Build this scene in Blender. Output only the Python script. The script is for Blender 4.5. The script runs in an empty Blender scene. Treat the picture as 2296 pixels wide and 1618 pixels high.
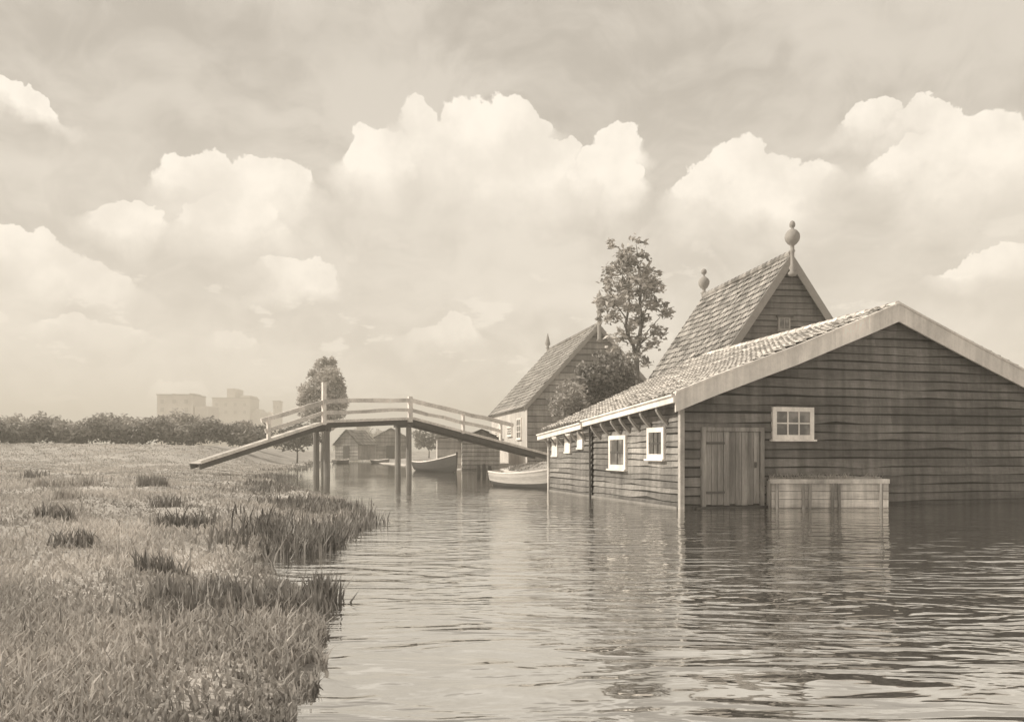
import bpy, math, random
import numpy as np
from mathutils import Vector

random.seed(7)
rng = np.random.default_rng(11)
sc = bpy.context.scene
COL = sc.collection

# ------------------------------------------------------------------ camera, sky, sun, exposure
H, F, E = 1010.0, 1900.0, 1.5          # horizon row, focal length (both in 2296-wide units), eye height above the water
CX = 1148.0
cam = bpy.data.cameras.new('camera')
cam.sensor_width = 36.0
cam.lens = 36.0 * F / 2296.0
cam.shift_y = (H - 809.0) / 2296.0
cam.clip_end = 6000
camo = bpy.data.objects.new('camera', cam)
camo.location = (0, 0, E)
camo.rotation_euler = (math.radians(90), 0, 0)
COL.objects.link(camo)
sc.camera = camo
sc.view_settings.view_transform = 'Standard'
sc.view_settings.look = 'None'
sc.view_settings.exposure = 0.55
sc.view_settings.gamma = 1.0
sc.cycles.max_bounces = 6
sc.cycles.volume_bounces = 0
sc.cycles.transparent_max_bounces = 8

SUN_DIR = Vector((-0.80, -0.06, 0.60)).normalized()
SUN_EL = math.asin(SUN_DIR.z)
SUN_AZ = math.atan2(SUN_DIR.x, SUN_DIR.y)
sl = bpy.data.lights.new('sun', 'SUN')
sl.energy = 3.3
sl.angle = math.radians(1.5)
sl.color = (1.0, 0.93, 0.80)
so = bpy.data.objects.new('sun', sl)
so.rotation_euler = SUN_DIR.to_track_quat('Z', 'Y').to_euler()
so.location = (-30, 10, 40)
COL.objects.link(so)


def W(px, py, d):
    return Vector(((px - CX) / F * d, d, E + (H - py) / F * d))


def G(px, py, z=0.0):
    d = (E - z) * F / (py - H)
    return ((px - CX) / F * d, d)


class NT:
    """small node-tree writer"""
    def __init__(s, tree):
        s.t = tree
        tree.nodes.clear()

    def n(s, typ, **kw):
        nd = s.t.nodes.new(typ)
        for k, v in kw.items():
            setattr(nd, k, v)
        return nd

    def put(s, sock, v):
        if hasattr(v, 'is_output'):
            s.t.links.new(v, sock)
        else:
            sock.default_value = v

    def m(s, op, a, b=0.0, c=0.0, clamp=False):
        nd = s.n('ShaderNodeMath', operation=op, use_clamp=clamp)
        s.put(nd.inputs[0], a); s.put(nd.inputs[1], b); s.put(nd.inputs[2], c)
        return nd.outputs[0]

    def vm(s, op, a, b=(0, 0, 0)):
        nd = s.n('ShaderNodeVectorMath', operation=op)
        s.put(nd.inputs[0], a); s.put(nd.inputs[1], b)
        return nd.outputs['Value'] if op in ('LENGTH', 'DOT_PRODUCT', 'DISTANCE') else nd.outputs[0]

    def scale(s, a, f):
        nd = s.n('ShaderNodeVectorMath', operation='SCALE')
        s.put(nd.inputs[0], a); s.put(nd.inputs['Scale'], f)
        return nd.outputs[0]

    def xyz(s, x, y, z=0.0):
        nd = s.n('ShaderNodeCombineXYZ')
        s.put(nd.inputs[0], x); s.put(nd.inputs[1], y); s.put(nd.inputs[2], z)
        return nd.outputs[0]

    def noise(s, vec, scale, detail=4.0, rough=0.55, color=False):
        nd = s.n('ShaderNodeTexNoise')
        s.put(nd.inputs['Vector'], vec)
        nd.inputs['Scale'].default_value = scale
        nd.inputs['Detail'].default_value = detail
        nd.inputs['Roughness'].default_value = rough
        return nd.outputs['Color'] if color else nd.outputs[0]

    def ramp(s, v, a, b, c, d, smooth=True):
        nd = s.n('ShaderNodeMapRange')
        if smooth:
            nd.interpolation_type = 'SMOOTHSTEP'
        s.put(nd.inputs[0], v)
        for i, x in enumerate((a, b, c, d)):
            s.put(nd.inputs[i + 1], x)
        return nd.outputs[0]

    def mix(s, f, a, b):
        """a + (b - a) * f for scalars"""
        return s.m('ADD', a, s.m('MULTIPLY', s.m('SUBTRACT', b, a), f))


def build_world():
    w = bpy.data.worlds.new('World')
    sc.world = w
    w.use_nodes = True
    N = NT(w.node_tree)
    tc = N.n('ShaderNodeTexCoord').outputs['Generated']
    sep = N.n('ShaderNodeSeparateXYZ')
    N.put(sep.inputs[0], tc)
    x, y, z = sep.outputs
    az = N.m('ARCTAN2', x, y)
    el = N.m('ARCSINE', z)
    p0 = N.xyz(az, el)
    # warped coordinates give the cumulus its cauliflower outline
    w1 = N.vm('SUBTRACT', N.noise(tc, 7.0, 2.0, 0.5, True), (0.5, 0.5, 0.5))
    w2 = N.vm('SUBTRACT', N.noise(tc, 26.0, 4.0, 0.62, True), (0.5, 0.5, 0.5))
    p = N.vm('ADD', p0, N.vm('ADD', N.scale(w1, 0.085), N.scale(w2, 0.048)))
    puffs = [  # centre and radii in picture units, height of the soft underside
        (1085, 275, 112, 80), (1172, 268, 62, 70), (930, 300, 66, 72), (1010, 345, 140, 95), (1150, 385, 130, 105),
        (1250, 345, 40, 34), (838, 385, 85, 62), (1385, 340, 66, 58), (1335, 395, 80, 60), (1395, 420, 60, 66),
        (455, 400, 88, 62), (570, 430, 108, 70), (625, 430, 68, 62), (515, 500, 110, 60),
        (655, 610, 92, 42), (705, 620, 50, 34),
        (1655, 372, 62, 74), (1590, 425, 62, 55), (1730, 410, 86, 66), (1790, 420, 74, 56), (1700, 470, 120, 55),
        (980, 745, 82, 30), (530, 735, 60, 24), (430, 890, 70, 40),
        (1930, 290, 60, 46), (2070, 300, 100, 44), (2200, 350, 150, 84), (2110, 380, 150, 52), (2250, 600, 120, 40),
        (290, 470, 90, 40), (70, 580, 130, 66), (170, 610, 120, 46), (40, 250, 100, 30), (215, 730, 100, 30),
    ]
    mask = None
    shade = None
    for px, py, rx, ry in puffs:
        a = math.atan2(px - CX, F)
        r = math.hypot(px - CX, F)
        e = math.atan2(H - py, r)
        ra, re = rx / r, ry / r
        q = N.vm('MULTIPLY', N.vm('SUBTRACT', p, (a, e, 0)), (1 / ra, 1 / re, 0))
        L = N.vm('LENGTH', q)
        sy = N.n('ShaderNodeSeparateXYZ'); N.put(sy.inputs[0], q)
        dn = N.ramp(sy.outputs[1], 0.30, -0.75, 0.0, 1.0)            # 0 on the lit crown, 1 on the soft base
        lo = N.m('SUBTRACT', 0.91, N.m('MULTIPLY', dn, 0.78))
        hi = N.m('ADD', 1.0, N.m('MULTIPLY', dn, 0.95))
        mk = N.ramp(L, lo, hi, 1.0, 0.0)
        mask = mk if mask is None else N.m('MAXIMUM', mask, mk)
    # high thin overcast: patchy grey-beige, paler towards the horizon
    st = N.vm('MULTIPLY', tc, (1.0, 1.0, 2.3))
    n1 = N.noise(st, 3.2, 5.0, 0.55)
    n2 = N.noise(N.vm('ADD', st, N.scale(w1, 0.5)), 9.0, 5.0, 0.6)
    lowf = N.m('ADD', N.m('MULTIPLY', n1, 0.6), N.m('MULTIPLY', n2, 0.4))
    patch = N.ramp(lowf, 0.36, 0.62, -1.0, 1.0)
    base = N.ramp(el, 0.02, 0.42, 0.755, 0.535)
    deck = N.m('ADD', base, N.m('MULTIPLY', patch, 0.085))
    n3 = N.noise(tc, 14.0, 5.0, 0.6)
    cl = N.ramp(n3, 0.30, 0.66, 0.80, 0.975)
    val = N.mix(N.m('MULTIPLY', mask, 0.96), deck, cl)
    # small torn scraps of bright cloud low in the sky
    n4 = N.noise(N.vm('MULTIPLY', tc, (1.0, 1.0, 2.6)), 13.0, 6.0, 0.6)
    scr = N.m('MULTIPLY', N.ramp(n4, 0.585, 0.635, 0.0, 1.0), N.ramp(el, 0.30, 0.10, 0.0, 1.0))
    val = N.mix(N.m('MULTIPLY', scr, 0.75), val, 0.88)
    val = N.m('MULTIPLY', val, 0.87)
    tintf = N.ramp(val, 0.37, 0.79, 0.0, 1.0, False)
    col = N.vm('ADD', N.vm('MULTIPLY', N.xyz(val, val, val), (1.045, 0.945, 0.815)),
               N.scale((-0.02, 0.008, 0.028), N.m('MULTIPLY', tintf, 0.5)))
    bg2 = N.n('ShaderNodeBackground')
    N.put(bg2.inputs[0], col)
    bg2.inputs[1].default_value = 1.0
    # clear sky behind the veil, toned to the sepia of the picture
    sky = N.n('ShaderNodeTexSky', sky_type='NISHITA')
    sky.sun_disc = False
    sky.sun_elevation = SUN_EL
    sky.sun_rotation = SUN_AZ
    bw = N.n('ShaderNodeRGBToBW')
    N.put(bw.inputs[0], sky.outputs[0])
    bwv = N.m('MINIMUM', bw.outputs[0], 9.0)
    bg1 = N.n('ShaderNodeBackground')
    N.put(bg1.inputs[0], N.vm('MULTIPLY', N.xyz(bwv, bwv, bwv), (1.04, 0.945, 0.815)))
    bg1.inputs[1].default_value = 0.07
    mx = N.n('ShaderNodeMixShader')
    mx.inputs[0].default_value = 0.86
    N.put(mx.inputs[1], bg1.outputs[0]); N.put(mx.inputs[2], bg2.outputs[0])
    out = N.n('ShaderNodeOutputWorld')
    N.put(out.inputs[0], mx.outputs[0])


build_world()

# ------------------------------------------------------------------ materials
MATS = {}
WARM = (1.05, 0.985, 0.925)


def mat(name, v, rough=0.85, var=0.25, scale=2.0, tint=0.35, stretch=(1, 1, 1), bump=0.0, spec=0.25, trans=0.0, fine=9.0, streak=0.0, shore=False):
    if name in MATS:
        return MATS[name]
    m = bpy.data.materials.new(name)
    m.use_nodes = True
    N = NT(m.node_tree)
    tc = N.n('ShaderNodeTexCoord').outputs['Object']
    tv = N.vm('MULTIPLY', tc, stretch)
    n1 = N.noise(tv, scale, 5.0, 0.6)
    n2 = N.noise(tv, scale * fine, 4.0, 0.65)
    nn = N.m('ADD', N.m('MULTIPLY', n1, 0.6), N.m('MULTIPLY', n2, 0.4))
    f = N.ramp(nn, 0.32, 0.68, 1 - var, 1 + var, False)
    if streak:
        n3 = N.noise(N.vm('MULTIPLY', tc, (3.0, 3.0, 0.30)), 1.3, 5.0, 0.65)
        n4 = N.noise(tc, 0.55, 3.0, 0.5)
        f = N.m('MULTIPLY', f, N.m('MULTIPLY', N.ramp(n3, 0.35, 0.68, 1 - streak, 1 + streak, False), N.ramp(n4, 0.35, 0.65, 1 - streak * 0.7, 1 + streak * 0.7, False)))
    if shore:
        sz = N.n('ShaderNodeSeparateXYZ')
        N.put(sz.inputs[0], tc)
        zz = N.m('ADD', sz.outputs[2], N.m('MULTIPLY', N.m('SUBTRACT', n1, 0.5), 0.12))
        f = N.m('MULTIPLY', f, N.ramp(zz, 0.06, 0.17, 1.45, 1.0))
        f = N.m('MULTIPLY', f, N.ramp(zz, -0.01, 0.03, 0.45, 1.0))
    at = N.n('ShaderNodeAttribute')
    at.attribute_name = 'tint'
    f = N.m('MULTIPLY', f, N.m('ADD', 1.0, N.m('MULTIPLY', at.outputs['Fac'], tint)))
    col = N.scale(tuple(v * c for c in WARM), f)
    bs = N.n('ShaderNodeBsdfPrincipled')
    N.put(bs.inputs['Base Color'], col)
    bs.inputs['Roughness'].default_value = rough
    bs.inputs['Specular IOR Level'].default_value = spec
    if bump:
        b = N.n('ShaderNodeBump')
        b.inputs['Strength'].default_value = bump
        b.inputs['Distance'].default_value = 0.02
        N.put(b.inputs['Height'], nn)
        N.put(bs.inputs['Normal'], b.outputs[0])
    out = N.n('ShaderNodeOutputMaterial')
    if trans:
        tr = N.n('ShaderNodeBsdfTranslucent')
        N.put(tr.inputs[0], col)
        mx = N.n('ShaderNodeMixShader')
        mx.inputs[0].default_value = trans
        N.put(mx.inputs[1], bs.outputs[0]); N.put(mx.inputs[2], tr.outputs[0])
        N.put(out.inputs[0], mx.outputs[0])
    else:
        N.put(out.inputs[0], bs.outputs[0])
    MATS[name] = m
    return m


def water_mat():
    m = bpy.data.materials.new('canal water')
    m.use_nodes = True
    N = NT(m.node_tree)
    pos = N.n('ShaderNodeNewGeometry').outputs['Position']
    # open water in front is ruffled by the wind, the reach beyond the shed lies sheltered
    sp = N.n('ShaderNodeSeparateXYZ'); N.put(sp.inputs[0], pos)
    st = N.vm('MULTIPLY', pos, (0.40, 1.0, 1.0))
    wob = N.scale(N.vm('SUBTRACT', N.noise(st, 0.6, 2.0, 0.5, True), (0.5, 0.5, 0.5)), 1.1)
    sw = N.vm('ADD', st, wob)
    a = N.noise(sw, 2.7, 1.5, 0.45)
    b = N.noise(sw, 7.5, 2.0, 0.5)
    c = N.ramp(N.noise(N.vm('MULTIPLY', sw, (0.9, 1.0, 1.0)), 4.6, 1.0), 0.45, 0.75, 0.0, 1.0)
    shelter = N.ramp(sp.outputs[1], 15.0, 40.0, 1.0, 0.10)
    calm = N.m('MULTIPLY', N.ramp(N.noise(pos, 0.09, 2.0), 0.38, 0.62, 0.45, 1.0), shelter)
    h = N.m('MULTIPLY', N.m('ADD', N.m('ADD', N.m('MULTIPLY', a, 0.7), N.m('MULTIPLY', b, 0.26)), N.m('MULTIPLY', c, 0.22)), calm)
    bp = N.n('ShaderNodeBump')
    bp.inputs['Strength'].default_value = 1.0
    bp.inputs['Distance'].default_value = 0.068
    N.put(bp.inputs['Height'], h)
    murk = N.ramp(N.noise(pos, 0.35, 4.0), 0.35, 0.65, 0.05, 0.075)
    df = N.n('ShaderNodeBsdfDiffuse')
    N.put(df.inputs['Color'], N.scale((1.05, 0.985, 0.925), murk))
    gl = N.n('ShaderNodeBsdfGlossy')
    gl.inputs['Color'].default_value = (0.97, 0.965, 0.95, 1)
    gl.inputs['Roughness'].default_value = 0.03
    N.put(gl.inputs['Normal'], bp.outputs[0])
    lw = N.n('ShaderNodeLayerWeight')
    N.put(lw.inputs['Normal'], bp.outputs[0])
    mx = N.n('ShaderNodeMixShader')
    N.put(mx.inputs[0], N.ramp(lw.outputs['Facing'], 0.30, 0.98, 0.30, 0.95, False))
    N.put(mx.inputs[1], df.outputs[0]); N.put(mx.inputs[2], gl.outputs[0])
    out = N.n('ShaderNodeOutputMaterial')
    N.put(out.inputs[0], mx.outputs[0])
    return m


def glass_mat():
    m = bpy.data.materials.new('old window glass')
    m.use_nodes = True
    N = NT(m.node_tree)
    tc = N.n('ShaderNodeTexCoord').outputs['Object']
    v = N.ramp(N.noise(tc, 2.2, 3.0), 0.4, 0.65, 0.10, 0.26)
    bs = N.n('ShaderNodeBsdfPrincipled')
    N.put(bs.inputs['Base Color'], N.scale(WARM, v))
    bs.inputs['Roughness'].default_value = 0.12
    bs.inputs['Specular IOR Level'].default_value = 0.6
    bp = N.n('ShaderNodeBump')
    bp.inputs['Strength'].default_value = 0.25
    bp.inputs['Distance'].default_value = 0.02
    N.put(bp.inputs['Height'], N.noise(tc, 3.0, 2.0))
    N.put(bs.inputs['Normal'], bp.outputs[0])
    out = N.n('ShaderNodeOutputMaterial')
    N.put(out.inputs[0], bs.outputs[0])
    return m


M_SIDE = mat('weathered boards of the side wall', streak=0.28, v=0.2, var=0.38, scale=1.4, tint=0.4, stretch=(1, 0.35, 2.2), bump=0.5)
M_GABLE = mat('tarred boards of the gable', streak=0.28, v=0.155, var=0.32, scale=1.2, tint=0.4, stretch=(0.35, 1, 2.2), bump=0.5)
M_BOARD = mat('grey boards', streak=0.28, v=0.27, var=0.3, scale=1.2, tint=0.4, stretch=(0.4, 0.4, 2.2), bump=0.4)
M_TILE_PALE = mat('pale pantiles', streak=0.16, v=0.56, var=0.22, scale=0.8, tint=0.42, bump=0.3)
M_TILE = mat('grey pantiles', streak=0.16, v=0.29, var=0.3, scale=0.7, tint=0.55, bump=0.3)
M_TILE_FAR = mat('weathered pantiles', 0.27, var=0.28, scale=0.6, tint=0.45)
M_BARGE = mat('grey painted bargeboard', streak=0.16, v=0.72, var=0.15, scale=1.0, bump=0.2)
M_CORNER = mat('weathered corner posts', 0.46, var=0.35, scale=1.0, streak=0.25, bump=0.3)
M_TRIM = mat('faded trim', 0.30, var=0.2, scale=1.2, bump=0.2)
M_WHITE = mat('white paint', streak=0.16, v=0.80, var=0.14, scale=1.5, tint=0.15, bump=0.25, rough=0.6)
M_DOOR = mat('vertical door boards', streak=0.28, v=0.26, var=0.42, scale=1.5, tint=0.35, stretch=(3.2, 1, 0.3), bump=0.5)
M_DARK = mat('dark wet wood', 0.085, var=0.35, scale=2.0, bump=0.3)
M_POST = mat('weathered posts', 0.22, var=0.3, scale=1.5, stretch=(2, 2, 0.4), bump=0.4)
M_RAIL = mat('pale bridge rails', 0.74, var=0.4, scale=1.2, tint=0.4, bump=0.3)
M_BEAM = mat('bridge beams', 0.09, var=0.35, scale=1.2, bump=0.3)
M_DECK = mat('bridge deck', 0.50, var=0.25, scale=1.2, tint=0.3, bump=0.3)
M_PLASTER = mat('pale lime wall', streak=0.16, v=0.52, var=0.15, scale=0.8, bump=0.2)
M_QUAY = mat('quay planks', streak=0.3, v=0.5, var=0.32, scale=1.2, tint=0.35, stretch=(0.4, 1, 2), bump=0.4)
M_TURF = mat('turf', 0.42, var=0.3, scale=2.0, bump=0.6)
M_IRON = mat('rusty iron', 0.10, var=0.3, scale=4.0, rough=0.6)
M_BARK = mat('bark', 0.15, var=0.35, scale=3.0, bump=0.5)
M_LEAF = mat('tree leaves', 0.40, var=0.3, scale=0.5, tint=0.6, trans=0.25, rough=0.7)
M_LEAF_SOFT = mat('soft poplar leaves', 0.44, var=0.3, scale=0.5, tint=0.45, trans=0.35, rough=0.7)
M_LEAF_DARK = mat('dark shrub leaves', 0.21, var=0.3, scale=0.6, tint=0.65, trans=0.2, rough=0.7)
M_LEAF_PALE = mat('pale shrub leaves', 0.34, var=0.3, scale=0.6, tint=0.55, trans=0.25, rough=0.7)
M_HEDGE = mat('hedge leaves', 0.25, var=0.35, scale=0.4, tint=0.55, trans=0.2, rough=0.7)
M_GRASS = mat('meadow grass', 0.40, var=0.35, scale=0.25, tint=0.55, trans=0.35, rough=0.7)
M_REED = mat('reed blades', 0.26, var=0.3, scale=0.8, tint=0.6, trans=0.2, rough=0.6)
M_GROUND = mat('meadow soil and turf', 0.38, var=0.45, scale=0.35, bump=0.6, fine=12.0, shore=True)
M_HULL_DARK = mat('tarred hull', 0.065, var=0.3, scale=1.5, stretch=(0.4, 1, 2), bump=0.3)
M_HULL_PALE = mat('worn pale hull', 0.44, var=0.3, scale=1.2, tint=0.85, stretch=(0.4, 1, 2), bump=0.3)
M_BOAT_IN = mat('bleached boat lining', 0.66, var=0.2, scale=1.4, bump=0.2)
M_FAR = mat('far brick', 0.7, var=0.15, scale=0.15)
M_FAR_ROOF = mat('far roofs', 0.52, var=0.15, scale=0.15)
M_GLASS = glass_mat()
M_WATER = water_mat()


# ------------------------------------------------------------------ mesh helpers
class MB:
    def __init__(s):
        s.v, s.f, s.t = [], [], []

    def quad(s, a, b, c, d, t=0.0):
        i = len(s.v)
        s.v += [tuple(a), tuple(b), tuple(c), tuple(d)]
        s.f.append((i, i + 1, i + 2, i + 3)); s.t.append(t)

    def face(s, pts, t=0.0):
        i = len(s.v)
        s.v += [tuple(p) for p in pts]
        s.f.append(tuple(range(i, i + len(pts)))); s.t.append(t)

    def hexa(s, c, t=0.0):
        """c: eight corners, bottom four (counter-clockwise) then top four"""
        i = len(s.v)
        s.v += [tuple(p) for p in c]
        for f in ((3, 2, 1, 0), (4, 5, 6, 7), (0, 1, 5, 4), (1, 2, 6, 5), (2, 3, 7, 6), (3, 0, 4, 7)):
            s.f.append(tuple(i + k for k in f)); s.t.append(t)

    def box(s, x0, x1, y0, y1, z0, z1, t=0.0):
        s.hexa([(x0, y0, z0), (x1, y0, z0), (x1, y1, z0), (x0, y1, z0), (x0, y0, z1), (x1, y0, z1), (x1, y1, z1), (x0, y1, z1)], t)

    def pbox(s, P, a0, a1, z0, z1, o0, o1, t=0.0):
        """a box laid on a wall; P(a, z, o) maps wall coordinates to the thing's own"""
        s.hexa([P(a0, z0, o1), P(a1, z0, o1), P(a1, z0, o0), P(a0, z0, o0), P(a0, z1, o1), P(a1, z1, o1), P(a1, z1, o0), P(a0, z1, o0)], t)

    def bar(s, p, q, w, h, up=(0, 0, 1), t=0.0):
        """a beam of width w and height h along p-q, centred on it"""
        p, q, up = Vector(p), Vector(q), Vector(up)
        d = (q - p).normalized()
        sd = d.cross(up).normalized() * (w / 2)
        u = sd.cross(d).normalized() * (h / 2)
        s.hexa([p - sd - u, p + sd - u, q + sd - u, q - sd - u, p - sd + u, p + sd + u, q + sd + u, q - sd + u], t)

    def tube(s, pts, rad, n=8, t=0.0, cap=True):
        pts = [Vector(p) for p in pts]
        base = len(s.v)
        ref = Vector((0.31, 0.87, 0.2))
        for i, p in enumerate(pts):
            d = (pts[min(i + 1, len(pts) - 1)] - pts[max(i - 1, 0)]).normalized()
            a = d.cross(ref).normalized()
            b = d.cross(a)
            for k in range(n):
                an = 2 * math.pi * k / n
                s.v.append(tuple(p + (a * math.cos(an) + b * math.sin(an)) * rad[i]))
        for i in range(len(pts) - 1):
            for k in range(n):
                k2 = (k + 1) % n
                s.f.append((base + i * n + k, base + i * n + k2, base + (i + 1) * n + k2, base + (i + 1) * n + k)); s.t.append(t)
        if cap:
            s.f.append(tuple(base + k for k in range(n))[::-1]); s.t.append(t)
            e = base + (len(pts) - 1) * n
            s.f.append(tuple(e + k for k in range(n))); s.t.append(t)

    def lathe(s, x, y, prof, n=12, sx=1.0, sy=1.0):
        base = len(s.v)
        for r, z in prof:
            for k in range(n):
                an = 2 * math.pi * k / n
                s.v.append((x + r * sx * math.cos(an), y + r * sy * math.sin(an), z))
        for i in range(len(prof) - 1):
            for k in range(n):
                k2 = (k + 1) % n
                s.f.append((base + i * n + k, base + i * n + k2, base + (i + 1) * n + k2, base + (i + 1) * n + k)); s.t.append(0.0)
        s.f.append(tuple(base + k for k in range(n))[::-1]); s.t.append(0)
        e = base + (len(prof) - 1) * n
        s.f.append(tuple(e + k for k in range(n))); s.t.append(0)

    def build(s, name, material, parent=None, smooth=False):
        me = bpy.data.meshes.new(name)
        me.from_pydata(s.v, [], s.f)
        me.materials.append(material)
        at = me.attributes.new('tint', 'FLOAT', 'FACE')
        at.data.foreach_set('value', np.array(s.t, np.float32))
        if smooth:
            me.polygons.foreach_set('use_smooth', np.ones(len(me.polygons), bool))
        me.update()
        o = bpy.data.objects.new(name, me)
        COL.objects.link(o)
        if parent is not None:
            o.parent = parent
        return o


def tag(o, label=None, cat=None, group=None, kind=None):
    if label: o['label'] = label
    if cat: o['category'] = cat
    if group: o['group'] = group
    if kind: o['kind'] = kind
    return o


def thing(name, label, cat, loc=(0, 0, 0), rz=0.0, group=None):
    o = bpy.data.objects.new(name, None)
    o.empty_display_size = 0.2
    o.location = loc
    o.rotation_euler = (0, 0, rz)
    COL.objects.link(o)
    return tag(o, label, cat, group)


class Frame:
    """a thing's own coordinates: u along the front, w going back, z up"""
    def __init__(s, x, y, ang, z=0.0):
        s.o = Vector((x, y, z)); s.a = ang
        s.u = Vector((math.cos(ang), math.sin(ang), 0)); s.w = Vector((-math.sin(ang), math.cos(ang), 0))

    def loc(s, p):
        d = Vector(p) - s.o
        return Vector((d.dot(s.u), d.dot(s.w), d.z))

    def ray(s, px, py, axis, val):
        """where the sight line through a picture point meets the plane u=val (axis 0) or w=val (axis 1)"""
        c = Vector((0, 0, E)); d = Vector(((px - CX) / F, 1.0, (H - py) / F))
        n = s.u if axis == 0 else s.w
        t = (val - (c - s.o).dot(n)) / d.dot(n)
        return s.loc(c + d * t)


def interval(poly, z):
    xs = []
    n = len(poly)
    for i in range(n):
        (x0, z0), (x1, z1) = poly[i], poly[(i + 1) % n]
        if abs(z1 - z0) < 1e-9:
            if abs(z - z0) < 1e-7:
                xs += [x0, x1]
            continue
        f = (z - z0) / (z1 - z0)
        if -1e-7 <= f <= 1 + 1e-7:
            xs.append(x0 + f * (x1 - x0))
    return (min(xs), max(xs)) if xs else None


def boards(mb, P, poly, h, out=0.035, rough=0.012, seg=0.9, tv=1.0):
    rough *= 1.35
    """lapped horizontal boards over a convex wall outline"""
    zmin, zmax = min(p[1] for p in poly), max(p[1] for p in poly)
    # the wall behind the boards, coloured near-black so the gaps read as lap shadow
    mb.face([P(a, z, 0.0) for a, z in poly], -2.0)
    z = zmin
    k = 0
    while z < zmax - 1e-4:
        z1 = min(z + h * random.uniform(0.88, 1.12), zmax)
        if zmax - z1 < h * 0.35:
            z1 = zmax
        cuts = sorted({z, z1} | {p[1] for p in poly if z < p[1] < z1})
        it = interval(poly, z + 1e-4)
        lo, hi = it
        for c in cuts:
            i2 = interval(poly, min(max(c, zmin + 1e-4), zmax - 1e-4))
            lo, hi = min(lo, i2[0]), max(hi, i2[1])
        n = max(1, int((hi - lo) / seg))
        xs = [lo + (hi - lo) * i / n for i in range(n + 1)]
        zj = [random.gauss(0, rough) for _ in xs]
        gap = h * 0.10 + 0.008
        oj = [random.uniform(0.7, 1.25) for _ in xs]
        tone = random.gauss(0, 0.35) * tv
        for i in range(n):
            if random.random() < 0.3:
                tone = random.gauss(0, 0.35) * tv
            for c0, c1 in zip(cuts[:-1], cuts[1:]):
                l0, h0 = interval(poly, c0 + 1e-5); l1, h1 = interval(poly, c1 - 1e-5)

                def pt(x, zz, l, hh, j):
                    f = (zz - z) / (z1 - z)
                    xx = min(max(x, l), hh)
                    return P(xx, zz + (zj[j] + gap) * (1 - f), out * oj[j] * (1 - f) + 0.006)
                a, b = pt(xs[i], c0, l0, h0, i), pt(xs[i + 1], c0, l0, h0, i + 1)
                c, d = pt(xs[i + 1], c1, l1, h1, i + 1), pt(xs[i], c1, l1, h1, i)
                mb.quad(a, b, c, d, max(-0.8, min(0.8, tone)) - (0.9 if -1 < z < 0.06 else 0.45 if -1 < z < 0.25 else 0.0))
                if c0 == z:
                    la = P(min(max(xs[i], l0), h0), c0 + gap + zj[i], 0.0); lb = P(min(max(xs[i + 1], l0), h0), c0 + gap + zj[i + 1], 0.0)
                    mb.quad(la, lb, b, a, -1.6)  # lower lip darkened too, shade under the lap put into the colour
        z = z1
        k += 1


def tiles(mb, c00, c10, c01, c11, tw=0.25, course=0.33, amp=0.035, lift=0.055, res=6, tv=0.7, sag=0.0):
    """pantiles over a slope; c00-c10 runs along the eave, c01-c11 along the ridge"""
    c00, c10, c01, c11 = (Vector(c) for c in (c00, c10, c01, c11))
    n = (c10 - c00).cross(c01 - c00).normalized()
    if n.z < 0:
        n = -n
    S = (c10 - c00).length
    T = (c01 - c00).length
    ns, nt = max(3, round(S / tw)), max(3, round(T / course))
    m = ns * res
    sag_n = [random.gauss(0, 1) for _ in range(4)]
    tones = {}
    for k in range(nt):
        rows = []
        jit = random.gauss(0, 0.008)
        for t, h in ((k / nt, lift), ((k + 1.02) / nt if k < nt - 1 else 1.0, 0.0)):
            row = []
            for i in range(m + 1):
                s_ = i / m
                ph = (i % res) / res * 2 * math.pi
                wv = amp * (0.65 * math.sin(ph) + 0.25 * math.sin(2 * ph + 0.6))
                dz = sag * math.sin(math.pi * s_) * (0.4 + 0.6 * math.sin(math.pi * t)) + 0.012 * math.sin(9 * s_ + sag_n[0]) * sag_n[1]
                if (k + 1) % nt and t == k / nt:
                    tt = max(0.0, t + jit * 0.0)
                else:
                    tt = t
                p = (c00 * (1 - s_) + c10 * s_) * (1 - tt) + (c01 * (1 - s_) + c11 * s_) * tt
                row.append(p + n * (wv + h + 0.02 - dz))
            rows.append(row)
        for q in range(ns):
            jz = n * random.gauss(0, 0.009) + (n * 0.035 if random.random() < 0.045 else n * 0)
            for i in range(q * res, (q + 1) * res):
                rows[0][i] = rows[0][i] + jz
        b = len(mb.v)
        mb.v += [tuple(p) for p in rows[0]] + [tuple(p) for p in rows[1]]
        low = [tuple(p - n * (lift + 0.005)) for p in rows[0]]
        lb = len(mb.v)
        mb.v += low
        for i in range(m):
            key = (k, i // res)
            if key not in tones:
                tones[key] = max(-0.9, min(0.9, random.gauss(0, tv)))
            mb.f.append((b + i, b + i + 1, b + m + 1 + i + 1, b + m + 1 + i)); mb.t.append(tones[key])
            mb.f.append((lb + i, lb + i + 1, b + i + 1, b + i)); mb.t.append(-1.5)  # tile's lower lip coloured dark as the shadow under each course
    # underside
    us = n * (0.07 + 1.3 * abs(sag))
    mb.quad(c00 - us, c01 - us, c11 - us, c10 - us, -0.3)


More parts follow.
